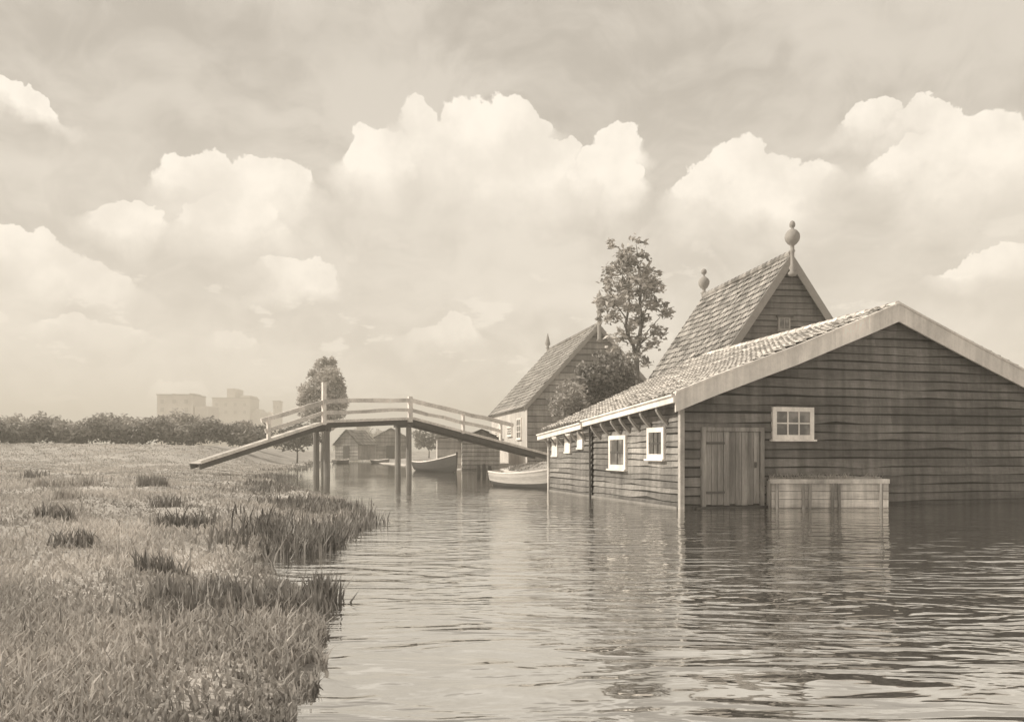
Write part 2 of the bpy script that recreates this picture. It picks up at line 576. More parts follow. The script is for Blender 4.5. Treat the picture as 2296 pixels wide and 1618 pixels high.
def window(parent, P, a0, a1, z0, z1, fw, cols, rows, frame_mat=None, bar_mat=None, depth=0.07, bar=0.03, sill=True, skew=0.0, name='window'):
    """frame, glass, glazing bars and sill laid on a boarded wall"""
    frame_mat = frame_mat or M_WHITE
    mb = MB()
    mb.pbox(P, a0, a0 + fw, z0, z1, -0.02, depth)
    mb.pbox(P, a1 - fw, a1, z0, z1, -0.02, depth)
    mb.pbox(P, a0 + fw, a1 - fw, z1 - fw, z1, -0.02, depth - 0.003)
    mb.pbox(P, a0 + fw, a1 - fw, z0, z0 + fw, -0.02, depth - 0.003)
    w = mb.build(name, frame_mat, parent)
    mb = MB()
    mb.pbox(P, a0 + fw, a1 - fw, z0 + fw, z1 - fw, 0.0, depth - 0.028)
    mb.build('pane', M_GLASS, w)
    mb = MB()
    for i in range(1, cols):
        a = a0 + fw + (a1 - a0 - 2 * fw) * i / cols
        mb.pbox(P, a - bar / 2, a + bar / 2, z0 + fw, z1 - fw, depth - 0.03, depth - 0.008)
    for j in range(1, rows):
        z = z0 + fw + (z1 - z0 - 2 * fw) * j / rows
        mb.pbox(P, a0 + fw, a1 - fw, z - bar / 2, z + bar / 2, depth - 0.03, depth - 0.011)
    if mb.v:
        mb.build('glazing_bars', bar_mat or frame_mat, w)
    if sill:
        mb = MB()
        mb.pbox(P, a0 - 0.05, a1 + 0.05, z0 - 0.05, z0 - 0.002, -0.02, depth + 0.06)
        mb.build('sill', frame_mat, w)
    return w


def leaves(n_per, clumps, size, flat=0.6, tone=0.35, squash=1.0, shell=0.55, seed=0, droop=0.0):
    """leaf-sized faces spread through clumps (x, y, z, r[, tone])"""
    r = np.random.default_rng(seed)
    V, Fc, T = [], [], []
    for cl in clumps:
        cx, cy, cz, cr = cl[:4]
        ct = cl[4] if len(cl) > 4 else r.normal(0, 0.3)
        n = int(n_per * (cr ** 2))
        d = r.normal(size=(n, 3))
        d /= np.linalg.norm(d, axis=1)[:, None]
        rad = cr * (shell + (1 - shell) * r.random(n)) * np.where(r.random(n) < 0.25, r.random(n), 1.0)
        p = np.array((cx, cy, cz)) + d * rad[:, None] * np.array((1, 1, squash))
        p[:, 2] -= droop * r.random(n)
        a = r.normal(size=(n, 3)); a[:, 2] *= flat
        a /= np.linalg.norm(a, axis=1)[:, None]
        b = np.cross(a, d + 0.4 * r.normal(size=(n, 3)))
        b /= (np.linalg.norm(b, axis=1)[:, None] + 1e-9)
        s = size * r.uniform(0.6, 1.35, n)[:, None]
        q = np.stack([p - a * s, p + b * s * 0.45, p + a * s, p - b * s * 0.45], 1)
        k = len(V)
        V += [tuple(x) for x in q.reshape(-1, 3)]
        Fc += [(k + 4 * i, k + 4 * i + 1, k + 4 * i + 2, k + 4 * i + 3) for i in range(n)]
        T += list(np.clip(ct + r.normal(0, tone, n), -0.9, 0.95))
    mb = MB()
    mb.v, mb.f, mb.t = V, Fc, T
    return mb


def blades(pts, h, wd, tint, lean=0.35, seed=0):
    """grass or reed blades standing on pts (n x 3)"""
    r = np.random.default_rng(seed)
    n = len(pts)
    an = r.random(n) * 2 * math.pi
    sd = np.stack([np.cos(an), np.sin(an), np.zeros(n)], 1) * (wd / 2)[:, None]
    la = r.random(n) * 2 * math.pi
    ln = np.stack([np.cos(la), np.sin(la), np.zeros(n)], 1) * (h * lean * r.random(n))[:, None]
    up = np.zeros((n, 3)); up[:, 2] = h
    b0, b1 = pts - sd, pts + sd
    m0, m1 = pts + up * 0.55 + ln * 0.35 - sd * 0.8, pts + up * 0.55 + ln * 0.35 + sd * 0.8
    tp = pts + up * (1 - 0.15 * r.random(n))[:, None] + ln
    v = np.stack([b0, b1, m1, m0, tp], 1).reshape(-1, 3)
    mb = MB()
    mb.v = [tuple(x) for x in v]
    for i in range(n):
        k = 5 * i
        mb.f.append((k, k + 1, k + 2, k + 3)); mb.f.append((k + 3, k + 2, k + 4))
        mb.t += [tint[i], tint[i]]
    return mb


# ------------------------------------------------------------------ terrain and water
LEFT = [(795, 1021.5), (775, 1024), (750, 1027.5), (725, 1034), (690, 1041), (650, 1052), (622, 1064), (612, 1075), (624, 1086), (660, 1096),
        (715, 1107), (775, 1128), (812, 1150), (815, 1172), (790, 1192), (745, 1208), (690, 1218), (630, 1235), (585, 1248), (568, 1257),
        (580, 1272), (625, 1295), (668, 1318), (705, 1345), (735, 1385), (740, 1430), (715, 1510), (668, 1618)]
left = [G(*p) for p in LEFT] + [(-1.9, 3.0), (-3.2, 0.0), (-3.8, -12.0), (-3.0, -60.0)]
right = [(70, -60), (70, 27.2), (18.2, 26.8), (16.2, 25.95), (5.25, 22.8), (2.8, 31.3), (2.4, 35.0), (1.6, 44.0), (0.2, 55.0), (-0.9, 66.4), (-4.1, 66.4),
         (-5.0, 68.0), (-9.5, 80.0), (-18.0, 108.0), G(828, 1028), G(811, 1022.5)]


def ragged(pts):
    rr = random.Random(4)
    out = []
    for a, b in zip(pts[:-1], pts[1:]):
        L = math.hypot(b[0] - a[0], b[1] - a[1])
        near = max(a[1], b[1]) < 60
        n = max(1, min(9, int(L / 0.3))) if near else 1
        for i in range(n):
            j = min(0.09, 0.18 * L) if near and i else 0.0
            out.append((a[0] + (b[0] - a[0]) * i / n + rr.uniform(-j, j), a[1] + (b[1] - a[1]) * i / n + rr.uniform(-j, j)))
    return out + [pts[-1]]


left = ragged(left)
CANAL = np.array(left + right)


def signed(px, py):
    """distance to the canal's edge, positive on land"""
    P = np.stack([px, py], -1)
    best = np.full(px.shape, 1e9)
    inside = np.zeros(px.shape, bool)
    n = len(CANAL)
    for i in range(n):
        a, b = CANAL[i], CANAL[(i + 1) % n]
        ab = b - a
        t = np.clip(((P - a) @ ab) / (ab @ ab), 0, 1)
        d = np.linalg.norm(P - a - t[..., None] * ab, axis=-1)
        best = np.minimum(best, d)
        c = ((a[1] > py) != (b[1] > py)) & (px < (b[0] - a[0]) * (py - a[1]) / (b[1] - a[1] + 1e-12) + a[0])
        inside ^= c
    return np.where(inside, -best, best)


def sstep(a, b, x):
    t = np.clip((x - a) / (b - a), 0, 1)
    return t * t * (3 - 2 * t)


def ground_z(x, y):
    s = signed(x, y)
    z = np.where(s < 0, np.maximum(s * 0.8, -0.9), 0.11 * sstep(0, 0.6, s) + 0.28 * sstep(0.3, 7, s) + 0.22 * sstep(6, 22, s))
    dike = 1.55 * sstep(54, 80, y) * sstep(-19.5, -27.0, x) * (1 - 0.6 * sstep(120, 260, y))
    mound = 0.55 * np.exp(-(((x - 3.0) / 3.5) ** 2 + ((y - 61.0) / 5.0) ** 2)) * (s > 0)
    bump = 0.05 * np.sin(x * 1.3 + 0.7 * np.sin(y * 0.9)) * np.sin(y * 0.8 + 1.1) + 0.03 * np.sin(x * 3.1 + y * 2.3)
    return z + dike * sstep(0, 10, s) + mound + bump * sstep(0.2, 2.0, s)


def axis(parts):
    out = []
    for a, b, n in parts:
        out += list(np.linspace(a, b, n, endpoint=False))
    return np.array(out + [parts[-1][1]])


def build_ground():
    xs = axis([(-900, -150, 24), (-150, -50, 40), (-50, -14, 90), (-14, -4.2, 70), (-4.2, -0.6, 90), (-0.6, 8, 40), (8, 40, 50), (40, 150, 24), (150, 900, 20)])
    ys = axis([(-80, -6, 18), (-6, 3, 24), (3, 11, 130), (11, 26, 90), (26, 60, 120), (60, 130, 90), (130, 300, 60), (300, 1500, 24)])
    X, Y = np.meshgrid(xs, ys)
    Z = ground_z(X, Y)
    nx, ny = len(xs), len(ys)
    mb = MB()
    mb.v = [tuple(p) for p in np.stack([X, Y, Z], -1).reshape(-1, 3)]
    for j in range(ny - 1):
        for i in range(nx - 1):
            k = j * nx + i
            mb.f.append((k, k + 1, k + nx + 1, k + nx)); mb.t.append(0.0)
    o = mb.build('ground', M_GROUND, smooth=True)
    tag(o, kind='structure')
    mb = MB()
    mb.quad((-900, -80, 0), (900, -80, 0), (900, 1500, 0), (-900, 1500, 0))
    tag(mb.build('water', M_WATER), kind='structure')


build_ground()


# ------------------------------------------------------------------ the boat shed on the water
def boat_shed():
    ax, ay = (1528 - CX) / F * 21.9, 21.9
    ang = math.atan2(0.284, 0.959)
    fr = Frame(ax, ay, ang)
    t = thing('boat_shed', 'long low tarred boat shed with pale pantiled roof standing in the canal', 'shed', (ax, ay, 0), ang)
    Wd, L, rid = 13.0, 10.25, 6.5
    Pf = lambda a, z, o: (a, -o, z)                 # front gable
    Ps = lambda a, z, o: (-o, a, z)                 # side wall on the water
    e0, e1, zr = 2.95, 2.24, 5.28
    tops = lambda w: e0 + (e1 - e0) * w / L
    mb = MB()
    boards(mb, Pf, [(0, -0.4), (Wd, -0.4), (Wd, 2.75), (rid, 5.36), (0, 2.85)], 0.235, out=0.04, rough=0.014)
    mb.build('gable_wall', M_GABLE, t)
    mb = MB()
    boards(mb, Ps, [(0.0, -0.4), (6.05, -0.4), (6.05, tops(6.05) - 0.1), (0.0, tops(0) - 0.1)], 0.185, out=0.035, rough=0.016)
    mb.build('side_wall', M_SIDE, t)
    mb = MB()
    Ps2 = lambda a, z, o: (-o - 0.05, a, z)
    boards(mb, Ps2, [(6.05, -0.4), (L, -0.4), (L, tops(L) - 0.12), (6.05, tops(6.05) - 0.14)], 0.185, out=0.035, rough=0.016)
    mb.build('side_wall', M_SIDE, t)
    mb = MB()
    mb.face([(0, L, -0.4), (Wd, L, -0.4), (Wd, L, 2.6), (rid, L, 5.15), (0, L, 2.1)])
    mb.build('back_wall', M_GABLE, t)
    mb = MB()
    mb.face([(Wd, 0, -0.4), (Wd, L, -0.4), (Wd, L, 2.6), (Wd, 0, 2.75)])
    mb.build('side_wall', M_GABLE, t)
    # roof: two pantiled slopes
    mb = MB()
    tiles(mb, (-0.32, -0.28, e0), (-0.32, L + 0.2, e1), (rid, -0.28, 5.53), (rid, L + 0.2, zr), tw=0.26, course=0.34, sag=0.10)
    mb.build('roof', M_TILE_PALE, t)
    mb = MB()
    tiles(mb, (Wd + 0.3, L + 0.2, 2.85), (Wd + 0.3, -0.28, 2.95), (rid, L + 0.2, zr), (rid, -0.28, 5.53), tw=0.26, course=0.34, res=4)
    mb.build('roof', M_TILE_PALE, t)
    mb = MB()
    n = 26
    for i in range(n):
        y0 = -0.30 + (L + 0.52) * i / n
        y1 = y0 + (L + 0.52) / n + 0.03
        mb.tube([(rid, y0, 5.52 - 0.25 * i / n), (rid, y1, 5.50 - 0.25 * (i + 1) / n)], [0.13, 0.115], 8, random.gauss(0, 0.4))
    mb.build('ridge_cap', M_TILE_PALE, t)
    # bargeboards on the front gable
    for (u0, z0, u1, z1) in ((-0.34, 2.98, rid, 5.57), (Wd + 0.34, 2.95, rid, 5.57)):
        mb = MB()
        d = 0.50
        ks = [0, 0.17, 0.36, 0.52, 0.7, 0.86, 1.0]
        js = [0.0] + [random.gauss(0, 0.014) for _ in ks[2:]] + [0.0]
        for i in range(6):
            def at(f, j):
                return u0 + (u1 - u0) * f, z0 + (z1 - z0) * f + j - 0.05 * math.sin(math.pi * f)
            (ua, za_), (ub, zb_) = at(ks[i], js[i]), at(ks[i + 1], js[i + 1])
            tn = random.gauss(0, 0.25)
            mb.hexa([(ua, -0.34, za_ - d), (ub, -0.34, zb_ - d), (ub, -0.285, zb_ - d), (ua, -0.285, za_ - d),
                     (ua, -0.34, za_), (ub, -0.34, zb_), (ub, -0.285, zb_), (ua, -0.285, za_)], tn)
            mb.hexa([(ua, -0.37, za_ - 0.03), (ub, -0.37, zb_ - 0.03), (ub, -0.20, zb_ - 0.03), (ua, -0.20, za_ - 0.03),
                     (ua, -0.37, za_ + 0.03), (ub, -0.37, zb_ + 0.03), (ub, -0.20, zb_ + 0.03), (ua, -0.20, za_ + 0.03)], tn)
        mb.build('bargeboard', M_BARGE, t)
    # white fascia boards under the eave, in two lengths with a step between
    for a, b, dz, bx in ((-0.36, 6.05, 0.0, 0.0), (6.0, L + 0.25, -0.07, -0.05)):
        mb = MB()
        ta, tb = tops(a) - 0.07 + dz, tops(b) - 0.07 + dz
        hgt = 0.185
        mb.hexa([(-0.42 + bx, a, ta - hgt), (-0.35 + bx, a, ta - hgt), (-0.35 + bx, b, tb - hgt), (-0.42 + bx, b, tb - hgt),
                 (-0.42 + bx, a, ta), (-0.35 + bx, a, ta), (-0.35 + bx, b, tb), (-0.42 + bx, b, tb)])
        mb.hexa([(-0.47 + bx, a, ta - 0.02), (-0.40 + bx, a, ta - 0.02), (-0.40 + bx, b, tb - 0.02), (-0.47 + bx, b, tb - 0.02),
                 (-0.47 + bx, a, ta + 0.025), (-0.40 + bx, a, ta + 0.025), (-0.40 + bx, b, tb + 0.025), (-0.47 + bx, b, tb + 0.025)])
        mb.build('fascia', M_WHITE, t)
    # brackets carrying the eave
    for i, w in enumerate((0.75, 1.75, 2.5, 3.15, 3.8, 4.6, 5.4, 6.6, 7.3, 8.0, 8.7, 9.4, 10.0)):
        mb = MB()
        z = tops(w) - 0.28
        pts = []
        for k in range(6):
            f = k / 5
            pts.append((-0.34 * (1 - (1 - f) ** 2) - 0.02, z - 0.42 * (1 - f) ** 1.6))
        for k in range(5):
            (x0, z0), (x1, z1) = pts[k], pts[k + 1]
            mb.hexa([(x0, w - 0.05, z0 - 0.05), (x1, w - 0.05, z1 - 0.05), (x1, w + 0.05, z1 - 0.05), (x0, w + 0.05, z0 - 0.05),
                     (x0, w - 0.05, z0 + 0.05), (x1, w - 0.05, z1 + 0.05), (x1, w + 0.05, z1 + 0.05), (x0, w + 0.05, z0 + 0.05)])
        mb.build('eave_bracket', M_TRIM, t)
    # corner post, white strip at the far corner, downpipe
    mb = MB()
    mb.box(-0.07, 0.05, -0.07, 0.06, -0.5, 2.85)
    mb.build('corner_post', M_CORNER, t)
    mb = MB()
    mb.box(-0.13, 0.0, L - 0.05, L + 0.08, -0.5, 2.05)
    mb.build('corner_post', M_CORNER, t)
    mb = MB()
    mb.tube([(-0.20, 6.03, 2.42), (-0.14, 6.03, 2.2), (-0.13, 6.03, -0.2)], [0.035, 0.032, 0.032], 8)
    mb.build('downpipe', M_DARK, t)
    # windows in the side wall
    a = fr.ray(1408, 975, 0, 0); b = fr.ray(1370, 1050, 0, 0)
    window(t, Ps, a.y, b.y, b.z, a.z, 0.13, 2, 2, bar_mat=M_DARK, bar=0.05, depth=0.09)
    a = fr.ray(1494, 957, 0, 0); b = fr.ray(1456, 1028, 0, 0)
    w = window(t, Ps, a.y, b.y, b.z, a.z, 0.13, 3, 2, bar_mat=M_DARK, bar=0.045, depth=0.09)
    # three narrow white shutters near the far corner
    for px, y0, y1 in ((1247, 978, 1020), (1276, 972, 1012), (1304, 968, 1003)):
        a = fr.ray(px + 6, y0, 0, -0.05); b = fr.ray(px - 6, y1, 0, -0.05)
        mb = MB()
        mb.pbox(Ps2, a.y, b.y, b.z, a.z, 0.0, 0.075)
        mb.pbox(Ps2, a.y - 0.04, b.y + 0.04, b.z - 0.06, b.z - 0.002, 0.0, 0.095)
        mb.build('shutter', M_WHITE, t)
    # gable window: white frame, six panes
    a = fr.ray(1729, 912, 1, 0); b = fr.ray(1821, 985, 1, 0)
    window(t, Pf, a.x, b.x, b.z, a.z, 0.12, 3, 2, depth=0.09, bar=0.035)
    # door: wide vertical boards under a lintel
    a = fr.ray(1572, 962, 1, 0); b = fr.ray(1708, 1136, 1, 0)
    mb = MB()
    n = 9
    u0, u1, z0, z1 = a.x + 0.1, b.x - 0.1, 0.06, a.z - 0.06
    for i in range(n):
        x0 = u0 + (u1 - u0) * i / n
        x1 = u0 + (u1 - u0) * (i + 1) / n - 0.014
        o = 0.055 + random.uniform(0, 0.012)
        mb.pbox(Pf, x0, x1, z0 + random.uniform(0, 0.05), z1, 0.0, o, random.gauss(0, 0.4))
    d = mb.build('door', M_DOOR, t)
    mb = MB()
    for z in (z0 + 0.35, z1 - 0.3):
        mb = MB()
        mb.pbox(Pf, u0 + 0.02, u0 + 0.55, z - 0.03, z + 0.03, 0.06, 0.085)
        mb.build('hinge', M_IRON, d)
    mb = MB()
    mb.pbox(Pf, u1 - 0.16, u1 - 0.12, 1.05, 1.2, 0.06, 0.12)
    mb.build('handle', M_IRON, d)
    mb = MB()
    mb.pbox(Pf, a.x - 0.02, a.x + 0.09, -0.2, a.z + 0.06, 0.0, 0.10)
    mb.pbox(Pf, b.x - 0.09, b.x + 0.02, -0.2, a.z + 0.06, 0.0, 0.10)
    mb.pbox(Pf, a.x + 0.09, b.x - 0.09, a.z - 0.05, a.z + 0.055, 0.0, 0.105)
    mb.build('door_frame', M_DOOR, t)
    mb = MB()
    mb.pbox(Pf, a.x - 0.2, b.x + 0.25, -0.12, 0.045, 0.0, 0.16)
    mb.build('door_sill', M_DARK, t)
    # wet foot board along the waterline
    mb = MB()
    mb.pbox(Ps, 0.08, L, -0.3, 0.05, 0.045, 0.10)
    mb.build('foot_board', M_POST, t)
    return fr


SHED = boat_shed()


def timber_quay():
    """the plank-fronted bank before the gable"""
    fr = SHED
    y = 22.15
    x0 = (1730 - CX) / F * y
    t = thing('timber_quay', 'plank fronted grassy quay at the foot of the shed gable', 'quay', (x0, y, 0))
    Lq = 3.05
    zt = 0.80
    mb = MB()
    zs = [-0.4, 0.02, 0.24, 0.45, 0.65]
    for z0, z1 in zip(zs[:-1], zs[1:]):
        n = 2
        for i in range(n):
            tz = random.gauss(0, 0.35)
            mb.box(Lq * i / n, Lq * (i + 1) / n - 0.01, -0.02 - random.uniform(0, 0.02), 0.05, z0, z1 - 0.012, tz)
    mb.build('plank_wall', M_QUAY, t)
    mb = MB()
    mb.box(-0.06, Lq, -0.09, 0.10, 0.645, 0.76)
    mb.build('cap_beam', M_CORNER, t)
    px = [1742, 1800, 1816, 1868, 1880, 1976]
    for i, p in enumerate(px):
        u = (p - CX) / F * (y - 0.1) - x0
        mb = MB()
        lean = random.uniform(-0.05, 0.05)
        mb.tube([(u + lean, -0.12, -0.6), (u, -0.12, 0.645)], [0.05, 0.042], 7)
        mb.build('post', M_POST, t)
    # earth and rough turf filling behind the planks
    mb = MB()
    nx, ny = 24, 9
    base = len(mb.v)
    for j in range(ny + 1):
        for i in range(nx + 1):
            u = 0.0 + Lq * i / nx
            yb = 0.08 + (1.0 + 0.30 * u) * j / ny
            z = 0.70 + 0.10 * math.sin(j / ny * 2.2) + 0.045 * math.sin(u * 2.1 + j) + 0.03 * math.sin(u * 5.3 + 1.7 * j)
            mb.v.append((u, yb, z))
    for j in range(ny):
        for i in range(nx):
            k = base + j * (nx + 1) + i
            mb.f.append((k, k + 1, k + nx + 2, k + nx + 1)); mb.t.append(0.0)
    mb.face([(0, 0.08, -0.4), (0, 1.1, -0.4), (0, 1.08, 0.74), (0, 0.08, 0.70)])
    mb.face([(Lq, 0.08, -0.4), (Lq, 1.9, -0.4), (Lq, 1.9, 0.74), (Lq, 0.08, 0.70)])
    mb.build('turf_fill', M_TURF, t, smooth=True)
    n = 1100
    u = rng.random(n) * (Lq - 0.06)
    v = rng.random(n) ** 1.3 * (0.9 + 0.28 * u)
    pts = np.stack([u + 0.02, 0.06 + v, np.full(n, 0.70)], 1)
    keep = (np.sin(u * 1.7) + np.sin(u * 4.1 + 1)) > -1.2
    pts = pts[keep]
    n = len(pts)
    g = blades(pts, rng.uniform(0.06, 0.24, n), rng.uniform(0.012, 0.03, n), rng.normal(0.35, 0.35, n), 0.8, 5)
    tag(g.build('turf_blades', M_GRASS, t), kind='stuff')


timber_quay()


# ------------------------------------------------------------------ gabled houses
def finial(mb, x, y, z, prof, sy=1.0):
    mb.lathe(x, y, [(r, z + h) for r, h in prof], 12, 1.0, sy)


def gabled_house(name, label, fr, Wd, L, zb, ze, za, wall_side, front_mat, roof_mat, ov=0.35, verge=0.25, bh=0.28, tw=0.28, course=0.38, barge=0.32, sag=0.05, back_ov=0.25, barge_mat=None):
    t = thing(name, label, 'house', (fr.o.x, fr.o.y, 0), fr.a)
    m = Wd / 2
    slope = (za - ze) / m
    Pf = lambda a, z, o: (a, -o, z)
    mb = MB()
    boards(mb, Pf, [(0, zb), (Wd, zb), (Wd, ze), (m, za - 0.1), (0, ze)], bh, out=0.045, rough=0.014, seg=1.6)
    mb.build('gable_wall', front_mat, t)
    Pl = lambda a, z, o: (-o, a, z)
    mb = MB()
    if wall_side is M_PLASTER:
        mb.box(-0.03, 0.12, 0.05, L, zb, ze)
    else:
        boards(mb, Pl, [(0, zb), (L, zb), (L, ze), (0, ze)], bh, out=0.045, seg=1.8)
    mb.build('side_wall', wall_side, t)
    mb = MB()
    mb.face([(Wd, 0, zb), (Wd, L, zb), (Wd, L, ze), (Wd, 0, ze)])
    mb.build('side_wall', front_mat, t)
    mb = MB()
    mb.face([(0, L, zb), (Wd, L, zb), (Wd, L, ze), (m, L, za - 0.1), (0, L, ze)])
    mb.build('back_wall', front_mat, t)
    zo = ze - ov * slope
    mb = MB()
    tiles(mb, (-ov, -verge, zo), (-ov, L + back_ov, zo), (m, -verge, za), (m, L + back_ov, za), tw=tw, course=course, sag=sag)
    mb.build('roof', roof_mat, t)
    mb = MB()
    tiles(mb, (Wd + ov, L + back_ov, zo), (Wd + ov, -verge, zo), (m, L + back_ov, za), (m, -verge, za), tw=tw, course=course, res=4)
    mb.build('roof', roof_mat, t)
    mb = MB()
    n = max(6, int(L / 0.42))
    for i in range(n):
        y0 = -verge - 0.02 + (L + verge + back_ov) * i / n
        mb.tube([(m, y0, za + 0.05), (m, y0 + (L + verge + back_ov) / n + 0.04, za + 0.03)], [0.15, 0.13], 8, random.gauss(0, 0.5))
    mb.build('ridge_cap', roof_mat, t)
    for y0, y1 in ((-verge - 0.07, -verge - 0.01), (L + back_ov + 0.01, L + back_ov + 0.07)):
        for sgn in (0, 1):
            uo = -ov - 0.02 if sgn == 0 else Wd + ov + 0.02
            mb = MB()
            d = barge / math.cos(math.atan(slope))
            mb.hexa([(uo, y0, zo - d + 0.06), (m, y0, za - d + 0.06), (m, y1, za - d + 0.06), (uo, y1, zo - d + 0.06),
                     (uo, y0, zo + 0.06), (m, y0, za + 0.06), (m, y1, za + 0.06), (uo, y1, zo + 0.06)])
            mb.build('bargeboard', barge_mat or M_TRIM, t)
    return t


def big_house():
    ang = math.radians(8.5)
    d = 38.0
    apx = W(1768, 563, d)
    Wd = 9.5
    fr0 = Frame(0, 0, ang)
    o = apx - fr0.u * (Wd / 2)
    fr = Frame(o.x, o.y, ang)
    za = apx.z - 0.2
    ze = za - 4.75 * 1.46
    Lh = 9.9
    t = gabled_house('gabled_house', 'tall dark boarded house with steep pantiled roof rising behind the boat shed', fr, Wd, Lh, 0.3, ze, za, M_BOARD, M_GABLE, M_TILE, sag=0.12)
    m = Wd / 2
    mb = MB()
    finial(mb, m, -0.36, za, [(0.03, -1.02), (0.16, -0.98), (0.21, -0.86), (0.10, -0.74), (0.17, -0.62), (0.085, -0.5), (0.085, 0.05), (0.13, 0.12), (0.085, 0.2), (0.085, 0.36), (0.2, 0.44),
                                  (0.30, 0.58), (0.335, 0.74), (0.30, 0.9), (0.2, 1.03), (0.07, 1.1), (0.06, 1.14), (0.12, 1.2), (0.13, 1.32), (0.09, 1.42), (0.02, 1.47)])
    mb.build('finial', M_TRIM, t, smooth=True)
    mb = MB()
    finial(mb, m, Lh + 0.30, za, [(0.10, -0.3), (0.14, 0.1), (0.2, 0.2), (0.09, 0.3), (0.10, 0.42), (0.22, 0.52), (0.30, 0.68), (0.32, 0.84), (0.26, 0.98), (0.12, 1.1), (0.05, 1.16), (0.05, 1.24),
                                  (0.14, 1.3), (0.165, 1.42), (0.11, 1.54), (0.02, 1.58)])
    mb.build('finial', M_TRIM, t, smooth=True)
    Pf = lambda a, z, o: (a, -o, z)
    a = fr.ray(1743, 711, 1, 0); b = fr.ray(1770, 741, 1, 0)
    window(t, Pf, a.x, b.x, b.z, a.z, 0.07, 2, 1, frame_mat=M_TRIM, depth=0.10)
    mb = MB()
    mb.pbox(Pf, a.x - 0.08, b.x + 0.12, a.z + 0.003, a.z + 0.1, 0.0, 0.16)
    mb.build('lintel', M_DARK, t)
    return fr


big_house()


def canal_house():
    ang = math.radians(10.5)
    d = 66.0
    c = W(1183, 1038, d)
    apx = W(1341, 728, d + 1.0)
    eave = W(1183, 903, d)
    Wd = 2 * (apx.x - c.x) / math.cos(ang)
    fr = Frame(c.x, c.y, ang)
    Lh = 17.5
    t = gabled_house('gabled_house', 'distant gabled house with pale side wall beyond the bridge', fr, Wd, Lh, 0.2, eave.z, apx.z, M_PLASTER, M_BOARD, M_TILE_FAR, ov=0.3, verge=0.22, bh=0.5, tw=0.34, course=0.5, barge=0.3, sag=0.15)
    m = Wd / 2
    za = apx.z
    mb = MB()
    finial(mb, m, -0.35, za, [(0.04, -1.4), (0.22, -1.3), (0.16, -1.1), (0.17, 0.6), (0.19, 0.9), (0.26, 1.0), (0.16, 1.15), (0.26, 1.45), (0.34, 1.75), (0.28, 2.1), (0.12, 2.4), (0.02, 2.7)])
    mb.build('finial', M_TRIM, t, smooth=True)
    mb = MB()
    finial(mb, m, Lh + 0.3, za, [(0.1, -0.3), (0.1, 0.2), (0.22, 0.3), (0.1, 0.4), (0.24, 0.6), (0.27, 0.75), (0.16, 1.2), (0.02, 1.75)])
    mb.build('finial', M_TRIM, t, smooth=True)
    Pl = lambda a, z, o: (-o - 0.03, a, z)
    for px0, px1, y0, y1 in ((1160, 1170, 936, 985), (1139, 1149, 955, 978), (1112, 1119, 960, 980)):
        a = fr.ray(px1, y0, 0, -0.03); b = fr.ray(px0, y1, 0, -0.03)
        window(t, Pl, a.y, b.y, min(a.z, b.z), max(a.z, b.z), 0.14, 2, 3, depth=0.1, bar=0.06)
    return fr


canal_house()


def small_building(name, label, cat, x, y, ang, Wd, L, zb, ze, za, front, side, roof, ridge_along='w', bh=0.35, door=None, win=None, group=None):
    """hut with a ridge running back from its front"""
    t = thing(name, label, cat, (x, y, 0), ang, group)
    m = Wd / 2
    Pf = lambda a, z, o: (a, -o, z)
    Pl = lambda a, z, o: (-o, a, z)
    mb = MB()
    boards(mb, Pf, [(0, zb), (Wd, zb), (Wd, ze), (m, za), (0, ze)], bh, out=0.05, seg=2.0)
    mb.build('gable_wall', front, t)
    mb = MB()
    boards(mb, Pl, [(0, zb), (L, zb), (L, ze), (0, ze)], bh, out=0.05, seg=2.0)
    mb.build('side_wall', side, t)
    mb = MB()
    mb.face([(Wd, 0, zb), (Wd, L, zb), (Wd, L, ze), (Wd, 0, ze)])
    mb.build('side_wall', side, t)
    mb = MB()
    mb.face([(0, L, zb), (Wd, L, zb), (Wd, L, ze), (m, L, za), (0, L, ze)])
    mb.build('back_wall', front, t)
    sl = (za - ze) / m
    ov = 0.3
    mb = MB()
    for s in (0, 1):
        uo = -ov if s == 0 else Wd + ov
        tiles(mb, (uo, -0.25, ze - ov * sl), (uo, L + 0.25, ze - ov * sl), (m, -0.25, za + 0.03), (m, L + 0.25, za + 0.03), tw=0.45, course=0.6, res=4)
    mb.build('roof', roof, t)
    if door:
        mb = MB()
        mb.pbox(Pf, door[0], door[1], zb, zb + door[2], 0.0, 0.09)
        mb.build('door', M_DARK, t)
    if win:
        window(t, Pf, win[0], win[1], win[2], win[3], 0.1, 2, 2, depth=0.1, bar=0.06)
    return t


def boathouse():
    # low boathouse at the water's edge under the bridge's far ramp: dark front, pale flank
    d = 66.5
    p = W(1037, 1040, d)
    ang = math.radians(6)
    Wd = (1121 - 1037) / F * d
    t = small_building('boathouse', 'low dark boathouse on the water under the end of the bridge', 'boathouse', p.x, p.y, ang, Wd, 7.0, -0.3, 2.45, 3.15, M_BOARD, M_PLASTER, M_TILE_FAR, bh=0.32)
    # lean-to wing in pale boards beside it
    Pf = lambda a, z, o: (a, 1.2 - o, z)
    mb = MB()
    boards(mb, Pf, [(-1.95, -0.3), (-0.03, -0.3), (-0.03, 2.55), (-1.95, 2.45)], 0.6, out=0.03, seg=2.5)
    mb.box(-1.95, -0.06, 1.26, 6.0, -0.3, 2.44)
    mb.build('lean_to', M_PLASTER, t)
    mb = MB()
    mb.hexa([(-2.15, 0.9, 2.48), (-0.02, 0.9, 2.66), (-0.02, 6.3, 2.66), (-2.15, 6.3, 2.48), (-2.15, 0.9, 2.58), (-0.02, 0.9, 2.78), (-0.02, 6.3, 2.78), (-2.15, 6.3, 2.58)])
    mb.build('lean_to_roof', M_TILE_FAR, t)


